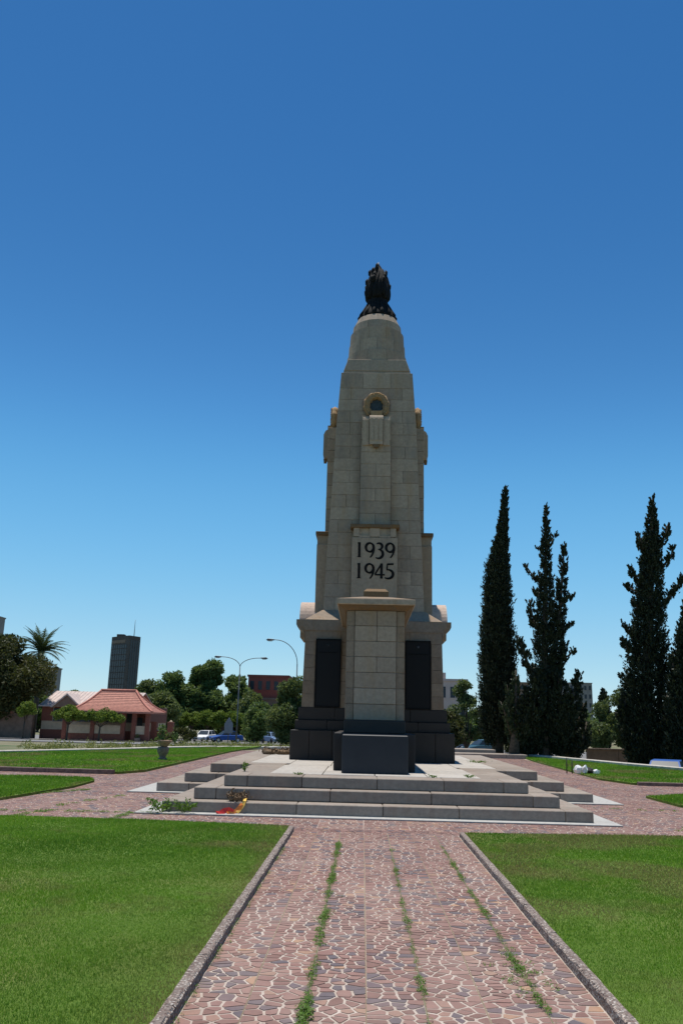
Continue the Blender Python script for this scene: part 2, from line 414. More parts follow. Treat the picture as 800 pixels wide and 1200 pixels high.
def cells(w, h, n, gap, rnd):
    pts = []
    tries = 0
    while len(pts) < n and tries < 4000:
        tries += 1
        q = (rnd.uniform(0.02, w-0.02), rnd.uniform(0.02, h-0.02))
        if all((q[0]-a)**2+((q[1]-b)*1.25)**2 > (0.72*math.sqrt(w*h/n))**2 for a, b in pts) or tries > 2500: pts.append(q)
    res = []
    e = 0.0045
    for i, p in enumerate(pts):
        poly = [(e,e),(w-e,e),(w-e,h-e),(e,h-e)]
        for j, q in enumerate(pts):
            if i == j: continue
            dx, dy = q[0]-p[0], (q[1]-p[1]); L = math.hypot(dx, dy)
            if L > 0.6: continue
            g = gap*rnd.uniform(0.6, 1.5)
            poly = clip(poly, dx/L, dy/L, ((q[0]**2+q[1]**2-p[0]**2-p[1]**2)/2)/L-g)
            if len(poly) < 3: break
        if len(poly) < 3: continue
        A = 0.5*sum(poly[k][0]*poly[(k+1)%len(poly)][1]-poly[(k+1)%len(poly)][0]*poly[k][1] for k in range(len(poly)))
        if abs(A) < 0.0009: continue
        # chip sharp corners
        out = []
        m = len(poly)
        for k in range(m):
            a, b, c = poly[k-1], poly[k], poly[(k+1) % m]
            l1 = math.hypot(a[0]-b[0], a[1]-b[1]); l2 = math.hypot(c[0]-b[0], c[1]-b[1])
            if l1 < 1e-6 or l2 < 1e-6: continue
            t = rnd.uniform(0.03, 0.13)
            out.append((b[0]+(a[0]-b[0])*t, b[1]+(a[1]-b[1])*t)); out.append((b[0]+(c[0]-b[0])*t, b[1]+(c[1]-b[1])*t))
        res.append(out)
    return res

rnd = random.Random(3)
SW, SL = 0.346, 1.0
bank = [cells(SW, SL, 46, 0.0076, rnd) for _ in range(14)]
bank2 = [cells(0.72, 1.0, 60, 0.009, rnd) for _ in range(10)]
def slab_tone():
    return rnd.uniform(-0.12, 0.12), (rnd.random() < 0.2)
def stone_tone(sh, dk):
    t = rnd.gauss(0.5, 0.2)+sh
    if rnd.random() < (0.24 if dk else 0.05): t = rnd.uniform(0.0, 0.2)
    return min(1, max(0, t))
def slab_stones(x, y, w, l, bk, z0):
    """yield (poly, ztop, tone) for one slab"""
    c = rnd.choice(bk); fx, fy = rnd.random() < 0.5, rnd.random() < 0.5
    sh, dk = slab_tone(); lift = rnd.uniform(-0.002, 0.002)
    for q in c:
        pp = [((w-a if fx else a)+x, (l-b if fy else b)+y) for a, b in q]
        if fx != fy: pp.reverse()
        yield pp, z0+0.003+lift*0.5+rnd.uniform(-0.001, 0.0012), stone_tone(sh, dk)
def stone_faces(pp, zt, zb):
    n = len(pp); v = [(a,b,zb) for a,b in pp]+[(a,b,zt) for a,b in pp]
    f = [tuple(range(n, 2*n))]+[(i, (i+1)%n, n+(i+1)%n, n+i) for i in range(n)]
    return v, f

X0 = -0.992
path = tag(MB().add([(X0-0.02,-3,0.0),(1.44,-3,0.0),(1.44,13.1,0.0),(X0-0.02,13.1,0.0)], [(0,1,2,3)]).build('path', MAT['mortar']), kind='structure')
# tan strips between the two halves of each slab, dark soil strips where grass grows
for k in range(1, 7):
    x = X0+k*SW
    mb = MB().add([(x-0.004,2,0.002),(x+0.004,2,0.002),(x+0.004,13.0,0.002),(x-0.004,13.0,0.002)], [(0,1,2,3)])
    mb.build('joint_strip', MAT['jointtan' if k % 2 else 'ground'], path)
near = []
rest = MB()
for j in range(0, 10):
    y = 3.5+j*SL-0.0
    for k in range(7):
        x = X0+k*SW+0.0015
        for pp, zt, tn in slab_stones(x, y, SW-0.003, SL-0.004, bank, 0.0):
            cx = sum(a for a, b in pp)/len(pp); cy = sum(b for a, b in pp)/len(pp)
            inview = cy > 4.75
            near.append((cy if inview else 99, pp, zt, tn))
near.sort(key=lambda q: q[0])
for i, (cy, pp, zt, tn) in enumerate(near):
    v, f = stone_faces(pp, zt, -0.004)
    if i < 300:
        cx = sum(a for a, b in pp)/len(pp); cyy = sum(b for a, b in pp)/len(pp)
        o = MB((cx, cyy, 0)).add(v, f, tn).build('paving_stone', MAT['slate'], path); o.location = (cx, cyy, 0)
    else: rest.add(v, f, tn)
tag(rest.build('distant_paving_stones', MAT['slate'], path), kind='stuff')

# plaza round the platform
PZ = [(-14,13.0),(-14,26.2),(-6.6,26.2),(-6.6,45),(8.3,45),(8.3,27),(18,27),(18,13.0)]
plaza = tag(MB().add([(a,b,-0.004) for a,b in PZ], [tuple(range(len(PZ)-1,-1,-1))]).build('plaza', MAT['mortar']), kind='structure')
def inpoly(x, y, P):
    c = False
    for i in range(len(P)):
        a, b = P[i], P[i-1]
        if (a[1] > y) != (b[1] > y) and x < (b[0]-a[0])*(y-a[1])/(b[1]-a[1])+a[0]: c = not c
    return c
st = MB()
for i in range(-19, 25):
    for j in range(13, 45):
        x, y = 0.04+i*0.72, float(j)+0.04
        if y > 31 and not(-7 < x < -3 or 5 < x < 8.5): continue
        if -3.3 < x < 3.0 and 15.3 < y < 29: continue
        if not (inpoly(x+0.36, y+0.5, PZ) and inpoly(x+0.1, y+0.1, PZ) and inpoly(x+0.65, y+0.9, PZ)): continue
        for pp, zt, tn in slab_stones(x+0.002, y+0.004, 0.716, 0.992, bank2, -0.004):
            v, f = stone_faces(pp, zt, -0.008); st.add(v, f, tn)
tag(st.build('plaza_paving_stones', MAT['slate'], plaza), kind='stuff')

# ------------------------------------------------------------------ lawns and kerbs
LAWNS = {
 'FL': [(-1.072,2.0),(-1.072,13.2),(-3.46,13.45),(-16,13.65),(-16,2.0)],
 'FR': [(1.508,2.0),(16,2.0),(16,13.6),(5,13.3),(1.508,12.95)],
 'L2': [(-15,22.0),(-15,16.0),(-6.82,16.3),(-6.5,19.5),(-6.6,21.3),(-7.0,22.2)],
 'L3': [(-15,24.6),(-6.9,24.4),(-6.45,25.6),(-6.45,42),(-6.0,51.0),(-8.1,46.9),(-10.2,42.9),(-11.1,40.6),(-14.5,34.3),(-18,28.5)],
 'BR': [(7.45,27.5),(7.9,25.6),(9.3,25.5),(19,25.5),(12.5,33.9),(11.4,36.8),(10.4,40.2),(9.55,43),(8.3,46.1),(7.9,40)],
 'R2': [(6.75,20.9),(6.75,18.7),(16,18.6),(16,22.1),(7.9,21.8)],
}
LZ = {'FL':0.060,'FR':0.060,'L2':0.05,'L3':0.07,'BR':0.06,'R2':0.05}
for k, P in LAWNS.items():
    z = LZ[k]; n = len(P)
    A = sum(P[i-1][0]*P[i][1]-P[i][0]*P[i-1][1] for i in range(n))
    if A < 0: P.reverse()
    tag(MB().add([(a,b,z) for a,b in P]+[(a,b,-0.01) for a,b in P], [tuple(range(n))]+[((i+1)%n, i, n+i, n+(i+1)%n) for i in range(n)]).build('lawn', MAT['lawn'], fix=True), kind='structure')

def kerb_run(name, pts, w, h, mat, seg=1.0, jit=0.004, base=-0.02, slope=False):
    """kerb stones laid end to end along a line"""
    root = empty(name, (pts[0][0], pts[0][1], 0)); tag(root, kind='structure')
    for a, b in zip(pts[:-1], pts[1:]):
        L = math.hypot(b[0]-a[0], b[1]-a[1]); n = max(1, round(L/seg)); ang = math.atan2(b[1]-a[1], b[0]-a[0])
        for i in range(n):
            t = (i+0.5)/n; x = a[0]+(b[0]-a[0])*t; y = a[1]+(b[1]-a[1])*t; g = gz(x, y)
            m = MB()
            ln = L/n-0.008; ns = max(1, int(ln/0.12)) if w < 0.3 and y < 14 else 1
            # uneven worn top edge
            c, s_ = math.cos(ang), math.sin(ang); v = []; f = []
            for q in range(ns+1):
                u = -ln/2+ln*q/ns
                for k_, (ww, hh) in enumerate(((-w/2,base),(-w/2,h-0.012),(-w/2+0.014,h),(w/2-0.014,h),(w/2,h-0.012),(w/2,base))):
                    jj = rnd.uniform(-jit, jit); jz = rnd.uniform(-jit, jit) if k_ in (1,2,3,4) else 0
                    v.append((c*u-s_*(ww+jj), s_*u+c*(ww+jj), hh+jz))
            for q in range(ns):
                for k_ in range(5): f.append((q*6+k_, q*6+k_+1, q*6+6+k_+1, q*6+6+k_))
            f.append(tuple(range(5,-1,-1))); f.append(tuple(ns*6+k_ for k_ in range(6)))
            o = m.add(v, f).build('kerb_stone', mat, root, fix=True)
            o.location = (x-pts[0][0], y-pts[0][1], g)
    return root
kerb_run('kerb', [(-1.036,3.0),(-1.036,13.1)], 0.080, 0.074, MAT['kerb'], 1.01, 0.0035)
kerb_run('kerb', [(1.474,3.0),(1.474,12.9)], 0.076, 0.074, MAT['kerb'], 1.01, 0.0035)
kerb_run('kerb', [(-15,24.55),(-7.0,24.33)], 0.12, 0.125, MAT['brown'], 1.2)
kerb_run('kerb', [(8.0,25.45),(18,25.4)], 0.12, 0.10, MAT['brown'], 1.2)
kerb_run('kerb', [(-18.2,28.3),(-14.56,34.28),(-11.12,40.59),(-10.24,42.88),(-8.16,46.94),(-4.79,55.0)], 0.5, 0.14, MAT['kerbp'], 1.5)
kerb_run('kerb', [(7.9,46.9),(9.55,43.02),(10.38,40.21),(11.38,36.79),(12.6,33.6),(16.5,28)], 0.45, 0.17, MAT['kerbp'], 1.5)

# grass blades: dense near the camera, thinning with distance
def fbm(x, y, seed=4):
    rg = np.random.default_rng(seed); v = np.zeros(len(x)); tot = 0
    for o_ in range(5):
        f = 0.55*1.9**o_; a = 0.62**o_
        for _ in range(3):
            th = rg.uniform(0, 6.283); ph = rg.uniform(0, 6.283); q = rg.uniform(0.7, 1.4)*f*2.2
            v += a*np.sin((x*np.cos(th)+y*np.sin(th))*q+ph+1.3*np.sin((y*np.cos(th)-x*np.sin(th))*q*0.7+ph*2)); tot += a
    return 0.5+1.1*v/tot
def blades(name, P, z, spots, thr=0.75, edge=None):
    xs = [a for a, b in P]; ys = [b for a, b in P]; out = []; tn = []; dr = []
    for (x0,x1,y0,y1,dens,hh,ww) in spots:
        n = int((x1-x0)*(y1-y0)*dens)
        x = rng.uniform(x0,x1,n); y = rng.uniform(y0,y1,n)
        ins = np.zeros(n, bool)
        for i in range(len(P)):
            a, b = P[i], P[i-1]
            c = ((a[1] > y) != (b[1] > y)) & (x < (b[0]-a[0])*(y-a[1])/((b[1]-a[1]) or 1e-9)+a[0]); ins ^= c
        x, y = x[ins], y[ins]; n = len(x)
        clump = 0.5+0.5*np.sin(x*2.1+1.3*np.sin(y*1.7))*np.sin(y*2.6+1.1*np.sin(x*1.3))
        h = hh*rng.uniform(0.5, 1.25, n)*(0.7+0.45*clump); a = rng.uniform(0, 6.283, n)
        lean = rng.uniform(0.1, 0.9, n)*h; b = rng.uniform(0, 6.283, n)
        B = np.stack([x, y, np.full(n, z-0.003)], 1)
        w = np.stack([np.cos(a)*ww, np.sin(a)*ww, np.zeros(n)], 1)
        T = B+np.stack([np.cos(b)*lean, np.sin(b)*lean, h], 1)
        near_k = np.exp(-np.maximum(0, edge(x, y)-0.02)/0.22) if edge else np.zeros(n)
        pn = fbm(x, y)
        dd = np.clip((pn-thr)*3.2, 0, 0.85)+near_k*np.clip(0.5+2.2*(fbm(x*1.7+9, y*0.8)-0.45), 0, 0.95)
        dr.append(np.clip(dd*rng.uniform(0.3, 1.25, n), 0, 0.95))
        out.append(np.stack([B-w, B+w, T], 1)); tn.append(np.clip(rng.normal(0.5, 0.22, n)+0.2*(clump-0.5)+0.9*(fbm(x*0.8+3, y*0.8-5, 9)-0.5), 0, 1))
    tag(link(name, tris_mesh(name, np.concatenate(out), np.concatenate(tn), np.concatenate(dr)), MAT['blade']), 'short mown green grass growing on the lawns', 'grass', kind='stuff')
blades('grass', LAWNS['FL'], 0.060, [(-4,-1.05,4,7,15000,0.021,0.0021),(-5.5,-1.05,7,10,8000,0.025,0.003),(-7.5,-1.05,10,14,5000,0.028,0.0045)], 0.74, lambda x, y: -1.085-x)
blades('grass', LAWNS['FR'], 0.060, [(1.5,4,4.5,7,15000,0.021,0.0021),(1.5,5.5,7,10,8000,0.025,0.003),(1.5,7.5,10,14,5000,0.028,0.0045)], 0.47, lambda x, y: x-1.515+0.15)
blades('grass', LAWNS['L2'], 0.05, [(-12,-6,16,23,1300,0.045,0.010)], 0.8)
blades('grass', LAWNS['R2'], 0.05, [(6,11,18,22,1300,0.045,0.010)], 0.8)
blades('grass', LAWNS['L3'], 0.07, [(-17,-6,24,48,420,0.05,0.016)], 0.58)
blades('grass', LAWNS['BR'], 0.06, [(7,16,25,46,420,0.05,0.016)], 0.58)

# ------------------------------------------------------------------ stepped platform
XC, YC = 0.25, 24.6
plat = empty('stepped_platform', (XC, YC, 0), 'broad grey granite platform of three steps carrying the stone memorial', 'platform')
OFF = (XC, YC, 0)
def part(name, mb, mat, parent=plat, bevel=0, fix=False): return mb.build(name, mat, parent, bevel, fix)
# plan: a front arm (narrow) and side arms (wide); half widths and depths per level
LV = [  # z0,z1, front y, front-arm half x, side-arm front y, side-arm half x, back y
 (0.0,0.2,15.08,3.72,19.08,4.78,30.2),
 (0.2,0.4,15.50,3.25,19.46,4.25,29.7),
 (0.4,0.6,15.88,2.78,19.82,3.74,29.2)]
# apron
ap = MB(OFF)
def plan(xa, ya, xb, yb, yk): return [(XC-xa,ya),(XC+xa,ya),(XC+xa,yb),(XC+xb,yb),(XC+xb,yk),(XC-xb,yk),(XC-xb,yb),(XC-xa,yb)]
P = plan(4.12,14.78,5.35,18.8,30.8)
ap.add([(a,b,0.004) for a,b in P]+[(a,b,0.02) for a,b in P], [tuple(range(8,16))]+[(i,(i+1)%8,8+(i+1)%8,8+i) for i in range(8)])
part('apron', ap, MAT['apron'], fix=True)
def run(level, axis, fixed, a, b, cuts, depth, sgn):
    """a row of step blocks: axis 'x' runs along x at y=fixed, going sgn in y"""
    z0, z1 = LV[level][0], LV[level][1]
    e = [a]+[c for c in cuts if a+0.25 < c < b-0.25]+[b]
    for p, q in zip(e[:-1], e[1:]):
        g = 0.005; dz = rnd.uniform(-0.003, 0.003); df = rnd.uniform(-0.006, 0.006)
        m = MB(OFF); lo, hi = sorted((fixed+df, fixed+sgn*depth))
        if axis == 'x': m.box(p+g, q-g, lo, hi, z0+0.004, z1+dz)
        else: m.box(lo, hi, p+g, q-g, z0+0.004, z1+dz)
        part('step_block', m, MAT['step'], bevel=0.012)
CUT = [[-1.12,0.37,1.68,3.49],[-2.6,-0.56,1.24,3.03],[-2.1,-1.1,0.28,1.5,2.58]]
for k in range(3):
    z0, z1, fy, fx, sy, sx, by = LV[k]
    run(k, 'x', fy, XC-fx, XC+fx, CUT[k], 0.75, 1)
    for s in (-1, 1):
        # sides of the front arm
        run(k, 'y', XC+s*fx, fy+0.76, sy-0.004, [fy+1.9, fy+3.0], 0.8, -s)
        # fronts of the side arms
        x1, x2 = sorted((XC+s*(fx-0.75), XC+s*sx))
        run(k, 'x', sy, x1, x2, [XC+s*(sx-0.72)], 0.7, 1)
        run(k, 'y', XC+s*sx, sy+0.71, by, [sy+1.7+1.5*i for i in range(8)], 0.8, -s)
    run(k, 'x', by, XC-sx+0.81, XC+sx-0.81, [XC-2.3+1.5*i for i in range(5)], 0.8, -1)
core = MB(OFF)
for k in range(3):
    z0, z1, fy, fx, sy, sx, by = LV[k]
    core.box(XC-fx+0.1, XC+fx-0.1, fy+0.1, sy+0.2, z0+0.004, z1-0.02); core.box(XC-sx+0.1, XC+sx-0.1, sy+0.12, by-0.1, z0+0.004, z1-0.02)
part('core', core, MAT['joint'])
# top paving slabs
def slabs(x0, x1, y0, y1, nx, ny):
    for i in range(nx):
        for j in range(ny):
            a, b = x0+(x1-x0)*i/nx, x0+(x1-x0)*(i+1)/nx; c, d = y0+(y1-y0)*j/ny, y0+(y1-y0)*(j+1)/ny
            m = MB(OFF).box(a+0.008, b-0.008, c+0.008, d-0.008, 0.56, 0.603+rnd.uniform(-0.004, 0.004))
            part('paving_slab', m, MAT['tread'], bevel=0.006)
slabs(XC-2.03, XC+2.03, 16.64, 19.82, 4, 3)
slabs(XC-2.93, XC+2.93, 20.53, 28.4, 6, 8)
slabs(XC-1.95, XC+1.95, 19.83, 20.52, 4, 1)

# ------------------------------------------------------------------ war memorial
ZB = 0.6
mem = empty('war_memorial', (XC, YC, ZB), 'tall pale sandstone war memorial topped by a black bronze flame', 'monument')
MO = (XC, YC, ZB)
def mp(name, mb, mat, parent=mem, bevel=0, fix=False): return mb.build(name, mat, parent, bevel, fix)

def interp(tab, z):
    for (z0,w0),(z1,w1) in zip(tab[:-1], tab[1:]):
        if z <= z1: return w0+(w1-w0)*(z-z0)/(z1-z0)
    return tab[-1][1]
SH = [(4.3,1.425),(6.6,1.345),(7.0,1.32),(9.0,1.235),(10.3,1.19),(11.97,1.085)]
def shw(z): return interp(SH, z)

def front_blocks(parent, zs, wf, vf, cuts, mat, thick=0.3, gap=0.0028, corner=True, ulim=None):
    """courses of separate blocks on a front face; wf(z)=half width, vf(z)=distance of face from centre"""
    for k, (z0, z1) in enumerate(zip(zs[:-1], zs[1:])):
        cs = cuts(k); e = [None]+cs+[None]
        for i in range(len(e)-1):
            df = rnd.uniform(-0.004, 0.004)
            def X(q, z, s): return (s*wf(z)) if q is None else q
            pt = []
            for z, zz in ((z0+gap, z0), (z1-gap, z1)):
                a = X(e[i], z, -1)+(gap if e[i] is not None else 0); b = X(e[i+1], z, 1)-(gap if e[i+1] is not None else 0)
                fy = YC-vf(z)-df
                pt.append([(XC+a,fy,z),(XC+b,fy,z),(XC+b,fy+thick,z),(XC+a,fy+thick,z)])
            mp('stone_block', MB(MO).hexa(pt[0]+pt[1]), mat, parent, 0.004)

def face_shell(parent, zs, wf, mat, name='rear_stonework', thick=0.3, gap=0.005, cuts=(-0.45,0.45)):
    """the left, right and rear faces: same courses as one joined piece"""
    m = MB(MO)
    for k, (z0, z1) in enumerate(zip(zs[:-1], zs[1:])):
        cs = list(cuts) if k % 2 else [-0.9, 0, 0.9]
        for rot in (1, 2, 3):
            e = [None]+[c for c in cs if abs(c) < wf(z1)-0.3]+[None]
            for i in range(len(e)-1):
                pt = []
                for z in (z0+gap, z1-gap):
                    w = wf(z)
                    a = (-w+(0.31 if rot != 2 else 0)*0+0.302*(rot in (1,3))) if e[i] is None else e[i]+gap
                    b = (w-0.302*(rot in (1,3))) if e[i+1] is None else e[i+1]-gap
                    if rot in (1,3) and e[i] is None: a = -w+0.302
                    q = [(a,-w),(b,-w),(b,-w+thick),(a,-w+thick)]
                    for _ in range(rot): q = [(-y, x) for x, y in q]
                    pt += [(XC+x, YC+y, z) for x, y in q]
                m.hexa(pt)
    return tag(mp(name, m, mat, parent), kind='stuff')

# granite plinth: three tiers
plinth = mp('plinth', MB(MO).box(XC-2.1,XC+2.1,YC-2.04,YC+2.04,0.605,1.34).box(XC-1.99,XC+1.99,YC-1.93,YC+1.93,1.34,1.60).box(XC-1.92,XC+1.92,YC-1.86,YC+1.86,1.60,1.93), MAT['joint'])
for (w, d, z0, z1, cs) in ((2.16,2.1,0.604,1.36,[-1.65,-1.05,1.05,1.65]),(2.05,1.99,1.36,1.62,[-1.2,-0.62,0.62,1.2]),(1.98,1.92,1.62,1.95,[-1.0,0.0,1.0])):
    for s in (-1, 1):
        e = [-w]+cs+[w]
        for a, b in zip(e[:-1], e[1:]):
            lo, hi = sorted((YC+s*d, YC+s*(d-0.3)))
            mp('granite_block', MB(MO).box(XC+a+0.003, XC+b-0.003, lo, hi, z0+0.003, z1-0.002), MAT['gran'], plinth, 0.01)
        e = [-d+0.303, -0.7, 0.7, d-0.303]
        for a, b in zip(e[:-1], e[1:]):
            lo, hi = sorted((XC+s*w, XC+s*(w-0.3)))
            mp('granite_block', MB(MO).box(lo, hi, YC+a+0.003, YC+b-0.003, z0+0.003, z1-0.002), MAT['gran'], plinth, 0.01)

# ashlar lower stage, slightly battered
LS = [(1.9,1.90),(4.05,1.86)]
lsw = lambda z: interp(LS, z)
low = mp('lower_stage', MB(MO).frus(XC,YC,1.95,4.03,1.86,1.86,1.82,1.82), MAT['joint'])
zs = [1.95+0.347*i for i in range(7)]
front_blocks(low, zs, lsw, lsw, lambda k: [-1.57,-0.6,0.0,0.6,1.57] if k < 5 else [-0.98+0.1*(k%2),0.0,0.98], MAT['sandw'])
face_shell(low, zs, lsw, MAT['sandw'])
# black name panels in the front
for s in (-1, 1):
    p = mp('name_panel', MB(MO).box(XC+s*1.215-0.345,XC+s*1.215+0.345,YC-1.925,YC-1.875,1.955,3.775), MAT['black'], bevel=0.008)
    f = MB(MO)
    x0, x1 = XC+s*1.215-0.345, XC+s*1.215+0.345
    for a, b, c, d in ((x0,x0+0.035,1.96,3.77),(x1-0.035,x1,1.96,3.77),(x0+0.036,x1-0.036,3.735,3.77),(x0+0.036,x1-0.036,1.96,1.995),(x0+0.08,x1-0.08,3.40,3.415)):
        f.box(a, b, YC-1.938, YC-1.926, c, d)
    mp('panel_frame', f, MAT['bronze'], p)
    b = MB(MO)
    for k in range(5):
        a0 = math.pi/2+k*2*math.pi/5
        b.tube([(XC+s*1.215, YC-1.935, 3.60),(XC+s*1.215+0.045*math.cos(a0), YC-1.935, 3.60+0.045*math.sin(a0))], [0.014,0.004], 5)
    mp('star', b, MAT['steel' if s > 0 else 'bronzeg'], p)
# cornice
cor = mp('cornice', MB(MO).prism([(XC-1.875,4.0),(XC+1.875,4.0),(XC+1.92,4.08),(XC+2.0,4.12),(XC+2.0,4.2),(XC+2.05,4.29),(XC-2.05,4.29),(XC-2.0,4.2),(XC-2.0,4.12),(XC-1.92,4.08)], 'y', YC-1.885, YC+1.885), MAT['sandw'])
for s in (-1, 1):     # corbels carrying the side cornice
    pr = [(1.87,3.72),(1.90,3.72),(1.905,3.79),(1.88,3.80),(1.90,3.9),(1.96,4.0),(2.08,4.08),(2.12,4.16),(2.12,4.30),(1.87,4.30)]
    for y in (-1.3, 1.3):
        mp('corbel', MB(MO).prism([(XC+s*a, b) for a, b in pr], 'y', YC+y-0.55, YC+y+0.55), MAT['sandw'], cor, fix=True)
# sloping weathering course
we = mp('weathering_course', MB(MO).frus(XC,YC,4.294,4.62,1.89,1.89,1.44,1.44), MAT['sandw'], bevel=0.01)
# barrel-topped side blocks
for s in (-1, 1):
    pr = [(0.72*math.cos(a), 4.36+0.66*math.sin(a)) for a in [math.pi*i/18 for i in range(19)]]
    pr = [(0.72,4.30)]+pr+[(-0.72,4.30)]
    lo, hi = sorted((XC+s*1.3, XC+s*2.13))
    mp('barrel_top', MB(MO).prism([(YC+a, b) for a, b in pr], 'x', lo, hi, smooth=False), MAT['pink'], fix=True)
    lo, hi = sorted((XC+s*1.5, XC+s*2.09))
    mp('barrel_base', MB(MO).box(lo, hi, YC-0.78, YC+0.78, 3.9, 4.298), MAT['sandw'], bevel=0.01)

# shaft
cw = 0.3795
zs = [4.38]+[4.62+cw*i for i in range(19)]
zs = [z for z in zs if z < 11.7]+[11.97]
shaft = mp('shaft', MB(MO).frus(XC,YC,4.3,7.0,1.395,1.395,1.29,1.29).frus(XC,YC,7.0,11.95,1.29,1.29,1.055,1.055), MAT['joint'])
def cuts(k):
    z = zs[k]; w = shw(z)
    if 4.3 < z < 10.3:
        h = 0.66 if z < 7 else 0.45
        c = [-h, h]
        if k % 2: c = [-(h+w)/2-rnd.uniform(-.1,.1), -h, h, (h+w)/2+rnd.uniform(-.1,.1)]
        return c
    return [-0.42, 0.42] if k % 2 else [-0.78, 0.0, 0.78]
front_blocks(shaft, zs, shw, shw, cuts, MAT['sand'])
face_shell(shaft, zs, shw, MAT['sand'])

def rotv(v, k):
    for _ in range(k): v = (-v[1], v[0], v[2])
    return v
class MR(MB):            # builder turned k quarter turns about the memorial's axis
    def __init__(s, k): super().__init__((0,0,0)); s.k = k
    def add(s, vs_, fs, tone=0.5, smooth=False):
        return super().add([tuple(a-b for a, b in zip(rotv((x, y, z), s.k), (0,0,ZB))) for x, y, z in vs_], fs, tone, smooth)

# raised strips, brackets, wreaths and tablets: the same on all four faces
def stroke(pts, w0, w1=None):
    """flat stroke polygons in (x,z) with a width"""
    L = []; Rr = []
    n = len(pts)
    for i, p in enumerate(pts):
        a = pts[max(i-1,0)]; b = pts[min(i+1,n-1)]
        dx, dz = b[0]-a[0], b[1]-a[1]; l = math.hypot(dx, dz) or 1
        t = i/(n-1); w = w0(t) if callable(w0) else w0
        L.append((p[0]-dz/l*w/2, p[1]+dx/l*w/2)); Rr.append((p[0]+dz/l*w/2, p[1]-dx/l*w/2))
    return L, Rr
def digit(ch):
    """strokes in a 0..0.62 x 0..1 box"""
    S_ = []
    arc = lambda cx, cz, rx, rz, a0, a1, n=18: [(cx+rx*math.cos(R(a0+(a1-a0)*i/n)), cz+rz*math.sin(R(a0+(a1-a0)*i/n))) for i in range(n+1)]
    bw = lambda t: 0.075+0.065*abs(math.sin(math.pi*t*2))
    if ch == '1':
        S_ = [([(0.30,0.0),(0.30,1.0)], lambda t: 0.135), ([(0.17,0.02),(0.42,0.02)], lambda t: 0.045), ([(0.30,0.97),(0.18,0.93)], lambda t: 0.07-0.03*t)]
    if ch == '9':
        S_ = [(arc(0.32,0.66,0.255,0.29,-20,340,32), lambda t: 0.09+0.055*abs(math.cos(2*math.pi*t))), (arc(0.20,0.66,0.385,0.72,-5,-68,14), lambda t: 0.135-0.07*t)]
    if ch == '3':
        S_ = [(arc(0.25,0.74,0.22,0.21,130,-80,18), lambda t: 0.065+0.075*math.sin(math.pi*t)), (arc(0.22,0.24,0.30,0.30,92,-125,22), lambda t: 0.06+0.09*math.sin(math.pi*t))]
    if ch == '4':
        S_ = [([(0.44,0.0),(0.44,1.0)], lambda t: 0.135), ([(0.0,0.25),(0.66,0.25)], lambda t: 0.085), ([(0.02,0.27),(0.44,0.98)], lambda t: 0.085)]
    if ch == '5':
        S_ = [([(0.16,0.95),(0.56,0.97)], lambda t: 0.10), ([(0.16,0.98),(0.13,0.56)], lambda t: 0.07), (arc(0.20,0.30,0.33,0.29,105,-128,22), lambda t: 0.06+0.09*math.sin(math.pi*t))]
    return S_

